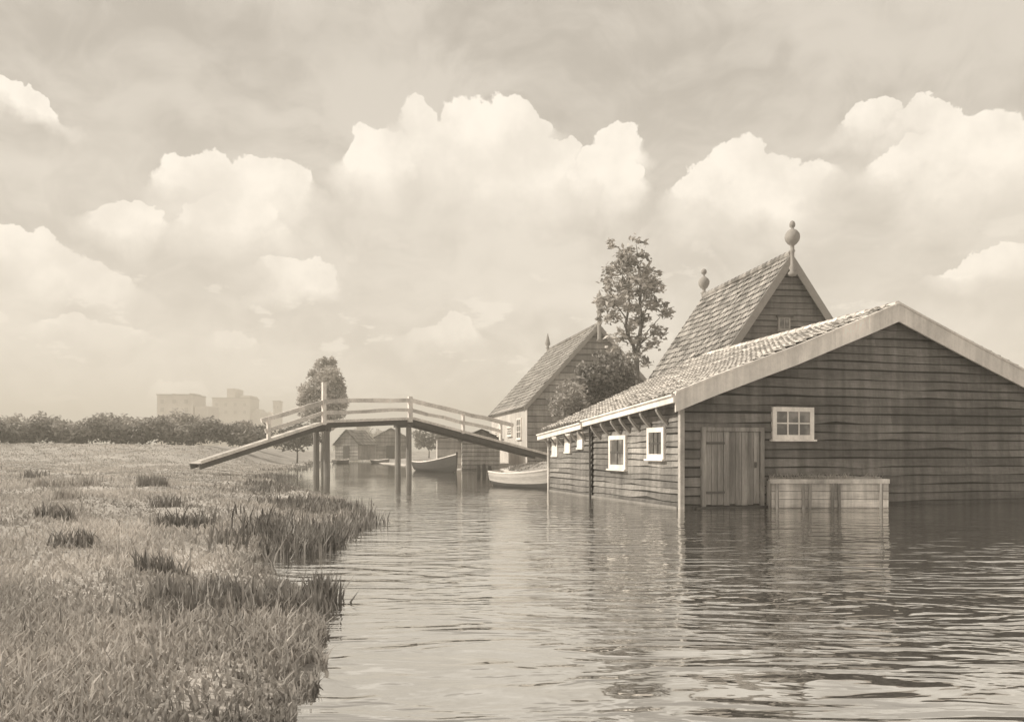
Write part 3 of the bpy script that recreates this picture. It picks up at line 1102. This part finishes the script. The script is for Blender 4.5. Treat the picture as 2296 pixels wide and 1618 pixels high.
boathouse()


def far_buildings():
    # hut on the far bank just past the bridge's near posts
    d = 118.0
    p = W(752, 1020, d)
    small_building('canal_hut', 'small plank hut with sloping roof on the bank behind the bridge posts', 'hut', p.x, p.y, math.radians(-14), 3.4, 6.0, 0.2, 2.6, 4.4, M_BOARD, M_BOARD, M_TILE_FAR, bh=0.5, door=(1.2, 2.1, 1.9))
    d = 128.0
    p = W(842, 1022, d)
    small_building('waterside_barn', 'square dark barn seen low beneath the middle span of the bridge', 'barn', p.x, p.y, math.radians(9), 4.6, 8.0, 0.2, 3.6, 4.9, M_BOARD, M_PLASTER, M_TILE_FAR, bh=0.6, door=(1.6, 2.8, 2.1))
    # the town on the skyline
    def block(name, label, px0, px1, top, d, depth, parts, base=0.3):
        x0 = (px0 - CX) / F * d
        t = thing(name, label, 'building', (x0, d, base))
        w = (px1 - px0) / F * d
        zt = E + (H - top) / F * d - base
        mb = MB()
        mb.box(0, w, 0, depth, 0, zt)
        mb.build('wall', M_FAR, t)
        mb = MB()
        mb.box(-0.2, w + 0.2, -0.2, depth + 0.2, zt, zt + 0.5)
        mb.build('cornice', M_FAR_ROOF, t)
        for nm, q0, q1, tp, back, rf in parts:
            a, b = (q0 - CX) / F * d - x0, (q1 - CX) / F * d - x0
            z = E + (H - tp) / F * d - base
            mb = MB()
            if rf == 'flat':
                mb.box(a, b, back, depth - 0.5, 0.0 if nm == 'wing' else zt - 1.0, z)
            else:
                zz = z - (b - a) * 0.45
                mb.box(a, b, back, depth - 0.5, 0.0, zz)
                mm = (a + b) / 2
                mb.face([(a, back, zz), (b, back, zz), (mm, back, z)]); mb.face([(a, depth - .5, zz), (b, depth - .5, zz), (mm, depth - .5, z)])
                mb.quad((a, back, zz), (mm, back, z), (mm, depth - .5, z), (a, depth - .5, zz)); mb.quad((b, back, zz), (mm, back, z), (mm, depth - .5, z), (b, depth - .5, zz))
            mb.build(nm, M_FAR if nm != 'chimney' else M_FAR_ROOF, t)
        nwin = max(2, int(w / 4))
        for i in range(nwin):
            for zf in (0.72, 0.86):
                mb = MB()
                a = w * (i + 0.3) / nwin
                mb.box(a, a + w / nwin * 0.3, -0.12, 0.1, zt * zf, zt * zf + 1.6)
                mb.build('window', M_FAR_ROOF, t)
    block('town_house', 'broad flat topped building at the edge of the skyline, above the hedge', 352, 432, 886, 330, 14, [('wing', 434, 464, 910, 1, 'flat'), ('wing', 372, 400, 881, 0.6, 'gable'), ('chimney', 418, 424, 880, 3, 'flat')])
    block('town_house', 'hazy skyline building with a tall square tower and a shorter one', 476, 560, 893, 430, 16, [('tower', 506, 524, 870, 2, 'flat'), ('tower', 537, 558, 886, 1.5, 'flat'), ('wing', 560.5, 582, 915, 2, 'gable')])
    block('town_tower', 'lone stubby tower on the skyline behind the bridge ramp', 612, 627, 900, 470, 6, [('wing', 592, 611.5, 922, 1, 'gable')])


far_buildings()


# ------------------------------------------------------------------ the footbridge
def footbridge():
    PL = Vector(((733 - CX) / F * 49.8, 49.8, 0))
    PR = Vector(((917 - CX) / F * 54.0, 54.0, 0))
    ax = (PR - PL).normalized()
    ang = math.atan2(ax.y, ax.x)
    fr = Frame(PL.x, PL.y, ang)
    t = thing('footbridge', 'high wooden footbridge on timber posts with pale handrails over the canal', 'bridge', (PL.x, PL.y, 0), ang)
    sp = (PR - PL).length
    wd = 1.2                                         # deck runs from w = 0 (near) to w = wd (far)

    def P(px, py, w=0.0):
        return fr.ray(px, py, 1, w)
    A, B, C, D = P(448, 1040), P(733, 948), P(925, 941), P(1224, 1020)
    knots = [A, B, C, D]
    # stringers under the deck
    for (p, q) in ((A, B), (B, C), (C, D)):
        for w in (0.05, wd - 0.05):
            mb = MB()
            mb.bar((p.x, w, p.z - 0.14), (q.x, w, q.z - 0.14), 0.14, 0.30)
            mb.build('stringer', M_BEAM, t)
    # deck: cross planks in one mesh
    mb = MB()
    for (p, q) in ((A, B), (B, C), (C, D)):
        n = max(4, int((q - p).length / 0.21))
        for i in range(n):
            f0, f1 = i / n, (i + 0.92) / n
            a = p.lerp(q, f0); b = p.lerp(q, f1)
            j = random.uniform(-0.03, 0.03)
            mb.hexa([(a.x, -0.10 + j, a.z + 0.012), (b.x, -0.10 + j, b.z + 0.012), (b.x, wd + 0.08 + j, b.z + 0.012), (a.x, wd + 0.08 + j, a.z + 0.012),
                     (a.x, -0.10 + j, a.z + 0.06), (b.x, -0.10 + j, b.z + 0.06), (b.x, wd + 0.08 + j, b.z + 0.06), (a.x, wd + 0.08 + j, a.z + 0.06)], random.gauss(0, 0.5))
    mb.build('deck', M_DECK, t)
    # toe board, pale along the near edge
    mb = MB()
    for (p, q) in ((A, B), (B, C), (C, D)):
        mb.bar((p.x, -0.13, p.z + 0.09), (q.x, -0.13, q.z + 0.09), 0.05, 0.16)
    mb.build('toe_board', M_RAIL, t)
    # bents: two posts and a cap each
    for K, u in ((B, 0.0), (C, sp)):
        for w in (0.02, wd - 0.02):
            mb = MB()
            lean = 0.05 if w < 0.5 else -0.05
            mb.tube([(u, w - lean, -1.2), (u, w, 0.6), (u, w, K.z - 0.45)], [0.205, 0.19, 0.18], 10)
            mb.build('pile', M_POST, t)
        mb = MB()
        mb.bar((u, -0.28, K.z - 0.38), (u, wd + 0.28, K.z - 0.38), 0.24, 0.20)
        mb.build('cap_beam', M_BEAM, t)
    # near railing: top rail, middle rail and posts
    def rail(mb, p, q, w, dx, tw, th):
        n = max(3, int((q - p).length / 1.3))
        prev = None
        for i in range(n + 1):
            a = p.lerp(q, i / n)
            cur = (a.x + (dx if i == n else -dx if i == 0 else 0), w + random.gauss(0, 0.012), a.z + (random.gauss(0, 0.032) if 0 < i < n else 0))
            if prev:
                mb.bar(prev, cur, tw * random.uniform(0.92, 1.05), th * random.uniform(0.9, 1.08), t=random.gauss(0, 0.3))
            prev = cur
    T0, T1, T2, T3 = P(585, 943), P(723, 901), P(919, 897), P(1146, 953)
    for (p, q) in ((T0, T1), (T1, T2), (T2, T3)):
        mb = MB()
        rail(mb, p, q, -0.14, 0.05, 0.15, 0.25)
        mb.build('top_rail', M_RAIL, t)
    Q0, Q1, Q2, Q3 = P(592, 966), P(723, 925), P(919, 919), P(1122, 967)
    for (p, q) in ((Q0, Q1), (Q1, Q2), (Q2, Q3)):
        mb = MB()
        rail(mb, p, q, -0.13, 0.0, 0.09, 0.21)
        mb.build('middle_rail', M_RAIL, t)
    for px, y0, y1, r in ((600, 936, 986, 0.095), (724, 857, 952, 0.12), (917, 889, 946, 0.15), (1036, 924, 972, 0.09), (1120, 944, 992, 0.09)):
        a, b = P(px, y0, -0.02), P(px, y1, -0.02)
        mb = MB()
        mb.box(a.x - r, a.x + r, -0.22, -0.06, b.z, a.z)
        mb.build('rail_post', M_RAIL, t)
    # bracing strut at the tall post, and the landing board on the meadow
    mb = MB()
    a, b = P(728, 903, 0.0), P(748, 946, 0.0)
    mb.bar((a.x + 0.05, -0.05, a.z), (b.x, 0.5, b.z), 0.08, 0.08)
    mb.build('brace', M_POST, t)


footbridge()


# ------------------------------------------------------------------ boats and mooring posts
def boat(name, label, bow, stern, beam, fb, bowrise, hull_mat, in_mat, draught=0.16, transom=0.62, nth=2):
    bow, stern = Vector((*bow, 0)), Vector((*stern, 0))
    ax = bow - stern
    L = ax.length
    t = thing(name, label, 'boat', stern, math.atan2(ax.y, ax.x))
    ns, nj = 18, 7

    def sect(s, inner):
        b = beam / 2 * (transom + (1 - transom) * math.sin(min(1, s / 0.45) * math.pi / 2)) if s < 0.45 else beam / 2 * max(0.02, (1 - ((s - 0.45) / 0.55) ** 2.3))
        sh = fb + bowrise * s ** 2.6 + 0.10 * (1 - s) ** 3
        kl = -draught + 0.14 * (1 - s) ** 4 + (fb * 0.5) * max(0, (s - 0.78) / 0.22) ** 2
        x = s * L
        if inner:
            b = max(0.004, b - 0.045); kl += 0.06
        out = []
        for j in range(-nj, nj + 1):
            th = abs(j) / nj
            yy = b * math.sin(th * math.pi / 2) ** 0.75 * (1 if j > 0 else -1)
            zz = kl + (sh - kl) * (1 - math.cos(th * math.pi / 2)) ** 0.9
            if j == 0:
                yy = 0
            out.append((x - (0.12 * (1 - th) if s > 0.99 else 0), yy, zz))
        return out
    for inner, mtl, nm in ((False, hull_mat, 'hull'), (True, in_mat, 'lining')):
        mb = MB()
        m = 2 * nj + 1
        for i in range(ns + 1):
            mb.v += sect(i / ns, inner)
        for i in range(ns):
            for j in range(m - 1):
                k = i * m + j
                mb.f.append((k, k + 1, k + m + 1, k + m)); mb.t.append(-0.95 if abs(j + 0.5 - nj) < 4.2 and not inner else (-0.12 if (j % 2) else 0.1))
        mb.f.append(tuple(range(m))); mb.t.append(0)
        mb.build(nm, mtl, t)
    mb = MB()
    for sgn in (0, -1):
        pts = []
        for i in range(ns + 1):
            p = sect(i / ns, False)[sgn]
            pts.append((p[0], p[1] * 0.98, p[2] + 0.012))
        mb.tube(pts, [0.04] * len(pts), 6)
    p0, p1 = sect(0, False)[0], sect(0, False)[-1]
    mb.tube([(p0[0], p0[1], p0[2] + 0.012), (p1[0], p1[1], p1[2] + 0.012)], [0.04, 0.04], 6)
    mb.build('gunwale', in_mat if hull_mat is M_HULL_PALE else M_BARGE, t)
    zt = fb * 0.72
    for i in range(nth):
        s = 0.24 + 0.30 * i
        b = abs(sect(s, True)[0][1]) * 0.96
        mb = MB()
        mb.box(s * L - 0.12, s * L + 0.12, -b, b, zt, zt + 0.04)
        mb.build('thwart', in_mat if i else M_TRIM, t)
    p = sect(1.0, False)[0]
    mb = MB()
    mb.tube([(p[0] - 0.16, 0, -draught * 0.4), (p[0] - 0.02, 0, p[2] * 0.5), (p[0] + 0.02, 0, p[2] + 0.16)], [0.06, 0.06, 0.065], 6)
    mb.build('stem_post', hull_mat, t)
    mb = MB()
    mb.box(L * 0.1, L * 0.7, -beam * 0.22, beam * 0.22, -draught + 0.12, -draught + 0.15)
    mb.build('floor_boards', in_mat, t)
    return t


def gp(px, d):
    return ((px - CX) / F * d, d)


boat('rowing_boat', 'pale worn rowing boat with bleached lining, moored against the shed end', gp(1262, 33.3), gp(1112, 36.6), 1.35, 0.50, 0.34, M_HULL_PALE, M_BOAT_IN)
boat('rowing_boat', 'dark tarred rowing boat with upright stem, moored before the low boathouse', gp(1024, 59.0), gp(936, 64.6), 1.6, 0.60, 0.65, M_HULL_DARK, M_BOAT_IN)
boat('punt', 'low dark skiff lying far off beneath the middle span', gp(872, 101.0), gp(836, 104.0), 1.2, 0.32, 0.2, M_HULL_DARK, M_TRIM, nth=1)
boat('punt', 'low skiff drawn up to the bank behind the near bridge posts', gp(782, 104.0), gp(750, 101.0), 1.2, 0.32, 0.2, M_HULL_DARK, M_TRIM, nth=1)

for i, (px, h) in enumerate(((1073, 0.55), (1085, 0.62), (1098, 0.5))):
    x, y = gp(px, 56.0 + 0.3 * i)
    mb = MB()
    mb.tube([(0, 0, -1.0), (0.02, 0, 0.2), (0.0, 0, h)], [0.13, 0.13, 0.11], 8)
    o = mb.build('mooring_post', M_DARK)
    o.location = (x, y, 0)
    tag(o, 'short dark mooring post standing in the water before the boathouse', 'post', 'mooring posts in a row before the boathouse')


# ------------------------------------------------------------------ trees and shrubs
def gz(x, y):
    return float(ground_z(np.array([x]), np.array([y]))[0])


def branch(mb, p, q, r0, r1, wob=0.12, n=5):
    p, q = Vector(p), Vector(q)
    L = (q - p).length
    pts, rad = [], []
    for i in range(n + 1):
        f = i / n
        d = Vector((random.gauss(0, 1), random.gauss(0, 1), random.gauss(0, 0.4))) * wob * L * math.sin(f * math.pi) * 0.35
        pts.append(p.lerp(q, f) + d); rad.append(r0 + (r1 - r0) * f)
    mb.tube(pts, rad, 7)


def tall_tree():
    d = 54.0
    base = W(1428, 1000, d)
    x0, y0 = base.x, d
    z0 = gz(x0, y0)
    t = thing('leafy_tree', 'tall airy tree with open crown and forked trunk between the gables', 'tree', (x0, y0, 0))

    def L(px, py, dy=0.0):
        p = W(px, py, d + dy)
        return Vector((p.x - x0, p.y - y0, p.z))
    mb = MB()
    branch(mb, (0, 0, z0 - 0.3), L(1427, 800), 0.24, 0.17, 0.03)
    fork = L(1427, 802)
    branch(mb, fork, L(1402, 730), 0.13, 0.10, 0.1)
    branch(mb, L(1402, 732), L(1412, 660, 0.4), 0.10, 0.06, 0.1)
    branch(mb, L(1412, 664, 0.4), L(1400, 560, 0.2), 0.06, 0.02, 0.1)
    branch(mb, fork, L(1438, 730), 0.15, 0.12, 0.05)
    branch(mb, L(1438, 732), L(1436, 640, -0.4), 0.12, 0.07, 0.06)
    branch(mb, L(1436, 644, -0.4), L(1426, 548, -0.3), 0.07, 0.02, 0.1)
    tips = [(1372, 585), (1390, 560), (1458, 590), (1478, 640), (1484, 700), (1470, 745), (1378, 690), (1360, 650), (1386, 755), (1405, 775), (1450, 680), (1470, 610)]
    for i, (px, py) in enumerate(tips):
        s = L(1437 if px > 1430 else 1408, min(770, py + 70))
        branch(mb, s, L(px, py, random.uniform(-1.2, 1.2)), 0.05, 0.015, 0.15)
    mb.build('trunk', M_BARK, t, smooth=True)
    cl = []
    spec = [(1378, 548, .55), (1430, 543, .5), (1405, 560, .7), (1372, 600, .8), (1413, 590, 1.0), (1456, 603, .7), (1478, 618, .5), (1392, 632, .9), (1430, 622, 1.0), (1472, 643, .75),
            (1440, 662, .85), (1366, 665, .75), (1388, 680, .9), (1415, 690, .8), (1462, 683, .8), (1489, 704, .6), (1374, 712, .7), (1450, 715, .7), (1476, 742, .8), (1388, 752, .8),
            (1410, 740, .55), (1460, 765, .6), (1376, 785, .6), (1440, 785, .45), (1402, 805, .6), (1350, 690, .45), (1400, 575, .8), (1448, 640, .8), (1366, 630, .6), (1345, 672, .5), (1352, 640, .5), (1352, 715, .5), (1495, 690, .45), (1420, 800, .6), (1445, 815, .6), (1400, 832, .7), (1382, 820, .6), (1425, 760, .6), (1408, 655, .8), (1425, 720, .6), (1398, 600, .8), (1440, 570, .5)]
    for px, py, r in spec:
        for k in range(3):
            p = L(px + random.uniform(-12, 12), py + random.uniform(-8, 8), random.uniform(-1.5, 1.5))
            cl.append((p.x, p.y, p.z, r * random.uniform(0.6, 1.0), random.gauss(0, 0.4)))
    leaves(95, cl, 0.19, flat=0.5, tone=0.4, squash=0.8, shell=0.2, seed=3).build('crown', M_LEAF, t)


tall_tree()


def shrub(name, label, cat, pix, d, size, n_per, m, seed, spread=1.2, group=None, trunk=True, base_px=None, tone=0.35):
    """a bush or far tree whose crown clumps are given as picture points (px, py, radius in m)"""
    bx = base_px if base_px is not None else sum(p[0] for p in pix) / len(pix)
    x0 = (bx - CX) / F * d
    z0 = gz(x0, d)
    t = thing(name, label, cat, (x0, d, 0), 0, group)
    rr = random.Random(seed)
    cl = []
    mb = MB()
    for c in pix:
        px, py, r = c[:3]
        dy = rr.uniform(-spread, spread)
        p = W(px, py, d + dy)
        cl.append((p.x - x0, p.y - d, p.z, r, (c[3] if len(c) > 3 else rr.gauss(0, 0.3))))
    leaves(n_per, cl, size, flat=0.7, tone=tone, squash=0.85, shell=0.5, seed=seed).build('crown', m, t)
    if trunk:
        top = max(c[2] for c in cl)
        zc = z0 + (top - z0) * 0.45
        mb.tube([(0, 0, z0 - 0.2), (0.05, 0, (z0 + zc) / 2), (0, 0.05, zc)], [0.05 * (top - z0) ** 0.5 * 1.3, 0.045 * (top - z0) ** 0.5, 0.03 * (top - z0) ** 0.5], 7)
        for c in cl[::2]:
            mb.tube([(0, 0, zc * 0.8), ((c[0]) * 0.6, c[1] * 0.6, (zc + c[2]) / 2), (c[0], c[1], c[2])], [0.06, 0.04, 0.015], 5)
        mb.build('trunk', M_BARK, t, smooth=True)
    return t


shrub('bush', 'dark dense bush between the far gable and the shed roof', 'bush',
      [(1300, 858, .55, .15), (1342, 797, .4, .2), (1412, 845, .5, .1), (1330, 850, 1.0, -.3), (1365, 835, 1.1, -.2), (1395, 850, .9, -.35), (1345, 885, 1.1, -.4), (1375, 880, 1.0, -.35), (1310, 830, .6, .1), (1405, 815, .6), (1320, 895, .9, -.3), (1350, 815, .6, .15), (1380, 800, .5, .2)],
      45.0, 0.13, 420, M_LEAF_DARK, 21, 0.9)
shrub('bush', 'pale rounded bush leaning over the low end of the shed roof', 'bush',
      [(1270, 872, .65, .4), (1292, 880, .7, .2), (1255, 898, .7, .1), (1282, 908, .8, -.1), (1305, 905, .6, -.3), (1262, 922, .7, -.3), (1245, 915, .45, .1), (1290, 930, .7, -.4)],
      43.0, 0.12, 440, M_LEAF_PALE, 22, 0.7)
shrub('poplar_tree', 'dense upright tree standing beyond the bridge on the meadow side', 'tree',
      [(722, 818, 1.1, .1), (742, 816, .9, .2), (714, 845, 1.6, 0), (738, 842, 1.6, .1), (752, 862, 1.4, .15), (712, 872, 1.9, -.1), (742, 880, 2.0, 0), (690, 880, 1.1, .15), (683, 900, 1.1, 0), (756, 895, 1.4, 0),
       (720, 905, 2.1, -.2), (745, 925, 1.9, -.2), (700, 925, 1.7, -.2), (725, 945, 1.8, -.2), (727, 806, .5), (745, 805, .45), (677, 872, .7), (682, 888, .9), (766, 872, .7), (762, 850, .6), (700, 838, .6), (752, 832, .6), (770, 905, .8)],
      105.0, 0.24, 200, M_LEAF_SOFT, 23, 1.5, base_px=722)
shrub('bush', 'low dark bank bush under the sloping bridge ramp', 'bush',
      [(625, 985, 1.2, -.2), (650, 972, 1.3, -.1), (672, 965, 1.3, 0), (690, 975, 1.2, -.3), (645, 992, 1.2, -.4), (675, 992, 1.2, -.3), (705, 985, 1.0, -.3)],
      92.0, 0.22, 190, M_LEAF_DARK, 24, 1.2)
shrub('bush', 'low bush beside the square barn across the canal', 'bush',
      [(938, 975, 1.2), (955, 985, 1.3), (975, 978, 1.2), (990, 985, 1.0), (968, 995, 1.2), (943, 993, 1.1)],
      126.0, 0.26, 150, M_LEAF_DARK, 25, 1.2)
# the trees closing the view at the canal's end
far = [('round pale tree closing the view at the end of the canal', 812, 975, 4.6, 300), ('lower hazy tree at the canal end, behind the plank hut', 778, 990, 3.6, 280), ('hazy tree at the canal end, behind the square barn', 850, 985, 3.9, 310)]
for i, (lab, px, py, r, d) in enumerate(far):
    k = F / d
    shrub('broadleaf_tree', lab, 'tree', [(px, py, r, .0), (px - r * k * .7, py + r * k * .5, r * .7), (px + r * k * .7, py + r * k * .45, r * .75), (px + 2, py - r * k * .55, r * .6)],
          d, 0.55, 26, M_LEAF, 40 + i, 2.0)


def hedge(name, label, pix, d0, d1, size, n_per, m, seed):
    """a continuous hedge row; pix: (px, py, radius) clumps, depth running from d0 to d1"""
    t0 = pix[0]
    x0 = (t0[0] - CX) / F * d0
    t = thing(name, label, 'hedge', (x0, d0, 0))
    rr = random.Random(seed)
    cl = []
    for c in pix:
        f = (c[0] - pix[0][0]) / (pix[-1][0] - pix[0][0])
        d = d0 + (d1 - d0) * f + rr.uniform(-1.0, 1.0)
        p = W(c[0], c[1], d)
        cl.append((p.x - x0, p.y - d0, p.z, c[2] * rr.uniform(0.85, 1.15), c[3] + rr.gauss(0, 0.15)))
    leaves(n_per, cl, size, flat=0.7, tone=0.35, squash=0.9, shell=0.5, seed=seed).build('foliage', m, t)
    return t


rows = []
px = -60.0
while px < 606:
    top = 960 + 6 * math.sin(px * 0.05) + 16 * max(0, (px - 500) / 100) ** 1.5
    rows.append((px, top + random.uniform(-8, 6), random.uniform(0.7, 1.1), 0.15)); rows.append((px + 9, top + 12, 1.0, -0.15)); rows.append((px + 4, top + 20, 0.9, -0.4))
    px += random.uniform(14, 26)
rows.sort()
hedge('hedge', 'dark thick hedge along the dike above the meadow', rows, 80.0, 84.0, 0.21, 170, M_HEDGE, 31)
rows = []
px = -60.0
while px < 560:
    top = 946 + 6 * math.sin(px * 0.04 + 1) + 22 * max(0, (px - 430) / 130)
    rows.append((px, top + random.uniform(-9, 8), random.uniform(0.7, 1.3), 0.3)); rows.append((px + 10, top + 12, 1.1, 0.15))
    px += random.uniform(17, 34)
rows.sort()
hedge('hedge', 'paler taller hedge rising just behind the dark one', rows, 96.0, 100.0, 0.24, 130, M_LEAF_PALE, 32)


# ------------------------------------------------------------------ grass and reeds
def meadow_grass():
    n = 150000
    d = 3.4 + (78.0 - 3.4) * rng.random(n) ** 1.9
    px = rng.uniform(-60, 860, n)
    x = (px - CX) / F * d
    y = d
    # a denser fringe hanging over the water's edge
    lp = np.array([p for p in left if 3.0 < p[1] < 30])
    ne = 16000
    k = rng.integers(0, len(lp) - 1, ne)
    fr_ = rng.random(ne)[:, None]
    ep = lp[k] * (1 - fr_) + lp[k + 1] * fr_ + rng.normal(0, 0.11, (ne, 2))
    x = np.concatenate([x, ep[:, 0]]); y = np.concatenate([y, ep[:, 1]])
    # and rough grass on the bank behind the shed
    x = np.concatenate([x, rng.uniform(-4, 12, 9000)]); y = np.concatenate([y, rng.uniform(33, 64, 9000)])
    n = len(x)
    s = signed(x, y)
    ptch = np.sin(x * 1.1 + 1.3 * np.sin(y * 0.7)) + np.sin(x * 0.43 - y * 0.61) + 0.8 * np.sin(x * 2.7 + y * 1.9)
    keep = (s > 0.01 + 0.12 * (np.sin(x * 5.1) * np.sin(y * 3.3 + x) > 0.4)) & (rng.random(n) < 0.45 + 0.35 * sstep(-1, 1.2, ptch))
    x, y, s, ptch = x[keep], y[keep], s[keep], ptch[keep]
    z = ground_z(x, y)
    n = len(x)
    near = np.clip(1.3 - y / 70, 0.5, 1.3)
    h = rng.uniform(0.04, 0.14, n) * (0.7 + 0.35 * sstep(-1, 1.5, ptch)) * (1 + 0.3 * (s < 0.5))
    w = rng.uniform(0.008, 0.02, n) * (1 + y / 14)
    blot = np.sin(x * 0.9 + 2.1 * np.sin(y * 0.33)) * np.sin(y * 0.55 - 0.4 * x + 1.0)
    tint = np.clip(0.30 * ptch / 2 + 0.45 * blot + rng.normal(0.0, 0.3, n) + 0.5 * (rng.random(n) < 0.05), -0.85, 0.95)
    h *= 1.0 + 0.5 * blot * (rng.random(n) < 0.7)
    # scattered seed stalks rising above the sward
    stalk = (rng.random(n) < 0.010) & (blot > -0.2)
    h = np.where(stalk, rng.uniform(0.18, 0.38, n), h)
    w = np.where(stalk, w * 0.8, w)
    tint = np.where(stalk, rng.normal(-0.35, 0.2, n), tint)
    g = blades(np.stack([x, y, z - 0.01], 1), h, w, tint, 0.9, 9)
    tag(g.build('grass', M_GRASS), 'short rough meadow grass covering the bank', 'grass', kind='stuff')


meadow_grass()


def reed_clump(label, pix, n, hmin, hmax, tone, seed, lean=0.3, z=None, wmul=1.0, jx=14, jd=0.05):
    """pix: the clump's foot as picture points at water level"""
    r = np.random.default_rng(seed)
    P = np.array([G(*p) for p in pix])
    n = int(n * 0.75)
    nt = max(12, n // 15)
    kt = r.integers(0, len(P), nt)
    td = P[kt, 1] * (1 + r.normal(0, jd, nt))
    tx = P[kt, 0] + r.normal(0, 1, nt) * jx / F * P[kt, 1]
    th = r.uniform(0.45, 1.15, nt) ** 1.2
    tt = r.normal(0, 0.3, nt)
    k = r.integers(0, nt, n)
    dx, dy = r.normal(0, 0.10, n) * (td[k] / 14) ** 0.8, r.normal(0, 0.14, n) * (td[k] / 14) ** 0.9
    x, y = tx[k] + dx, td[k] + dy
    zz = np.maximum(ground_z(x, y), -0.25)
    c = P.mean(0)
    hh = r.uniform(hmin, hmax * 1.15, n) * th[k]
    w = r.uniform(0.012, 0.028, n) * (1 + y / 25) * wmul
    pts = np.stack([x - c[0], y - c[1], zz], 1)
    mb = blades(pts, hh + np.maximum(0, -zz), w, np.clip(tone + tt[k] + r.normal(0, 0.28, n), -0.9, 0.95), lean * 1.5, seed)
    o = mb.build('reed_clump', M_REED)
    o.location = (c[0], c[1], 0)
    tag(o, label, 'reeds', 'reed clumps along the meadow bank')


reed_clump('dark tall reed clump at the tip of the bank, mirrored in the water', [(580, 1212), (610, 1220), (640, 1228), (668, 1232), (700, 1230), (725, 1224), (745, 1216), (655, 1222), (690, 1222)], 2800, 0.15, 0.40, -0.3, 51)
reed_clump('loose pale reed clump spreading over the outer point of the bank', [(770, 1196), (790, 1188), (805, 1178), (812, 1166), (780, 1182), (750, 1200)], 1300, 0.12, 0.32, 0.0, 52)
reed_clump('mid toned reed row across the crest of the grassy point', [(625, 1148), (655, 1150), (690, 1152), (720, 1152), (750, 1150), (775, 1148), (700, 1144)], 2200, 0.10, 0.28, -0.2, 53)
reed_clump('small dark reed tuft in the mouth of the inlet', [(603, 1078), (612, 1074), (622, 1072), (632, 1068)], 1300, 0.1, 0.30, -0.35, 55, jx=10, jd=0.012)
reed_clump('dark scattered reed tufts in pale grass beside the inlet', [(555, 1096), (572, 1100), (590, 1106), (608, 1108), (622, 1112)], 1100, 0.12, 0.32, -0.35, 56, jx=12)
reed_clump('isolated reed clump growing in the water off the lowest bank', [(712, 1352), (718, 1354), (726, 1352), (730, 1346), (720, 1347)], 520, 0.14, 0.32, -0.2, 57, jx=8, jd=0.004)
reed_clump('dark reed tuft in the open grass of the meadow', [(372, 1208), (388, 1208), (405, 1206), (425, 1204), (440, 1202)], 700, 0.12, 0.34, -0.35, 58, jx=6, jd=0.015)
reed_clump('ragged pale reed bed on the lowest bank, beside the water lapping it', [(380, 1385), (430, 1385), (480, 1380), (530, 1380), (580, 1375), (630, 1372), (670, 1380), (600, 1395), (500, 1400), (420, 1405)], 2600, 0.10, 0.26, 0.1, 59, jx=22, jd=0.03)
reed_clump('thin grey reed line under the bridge ramp at the canal edge', [(640, 1056), (660, 1052), (680, 1046), (700, 1040), (715, 1037)], 900, 0.1, 0.28, -0.3, 60, jx=6)

tr = random.Random(77)
for i in range(11):
    for _ in range(50):
        px_, d_ = tr.uniform(60, 620), 6.5 * (5.5 ** tr.random())
        x_ = (px_ - CX) / F * d_
        if float(signed(np.array([x_]), np.array([d_]))[0]) > 1.2:
            break
    r_ = np.random.default_rng(200 + i)
    n_ = 110
    q = np.clip(r_.normal(0, 0.8, (n_, 2)), -1.3, 1.3) * np.array((0.16, 0.10)) * (0.7 + d_ / 22)
    zz_ = ground_z(q[:, 0] + x_, q[:, 1] + d_)
    mb = blades(np.stack([q[:, 0], q[:, 1], zz_], 1), r_.uniform(0.10, 0.30, n_) * (0.8 + d_ / 40), r_.uniform(0.010, 0.024, n_) * (1 + d_ / 22), np.clip(r_.normal(-0.05 if i % 3 else 0.4, 0.3, n_), -0.9, 0.95), 0.6, 300 + i)
    o = mb.build('grass_tuft', M_REED if i % 3 else M_GRASS)
    o.location = (x_, d_, 0)
    tag(o, 'coarse grass tuft standing out of the short meadow grass', 'grass tuft', 'coarse tufts in the meadow')

# ------------------------------------------------------------------ air
def haze():
    mb = MB()
    mb.box(-880, 880, -70, 640, -2.2, 34.0)
    m = bpy.data.materials.new('haze air')
    m.use_nodes = True
    N = NT(m.node_tree)
    pv = N.n('ShaderNodeVolumePrincipled')
    pv.inputs['Color'].default_value = (1.0, 0.945, 0.84, 1)
    pv.inputs['Density'].default_value = 0.0024
    out = N.n('ShaderNodeOutputMaterial')
    N.put(out.inputs['Volume'], pv.outputs[0])
    o = mb.build('haze', m)
    tag(o, 'thin pale summer haze over the canal', 'haze', kind='stuff')


haze()
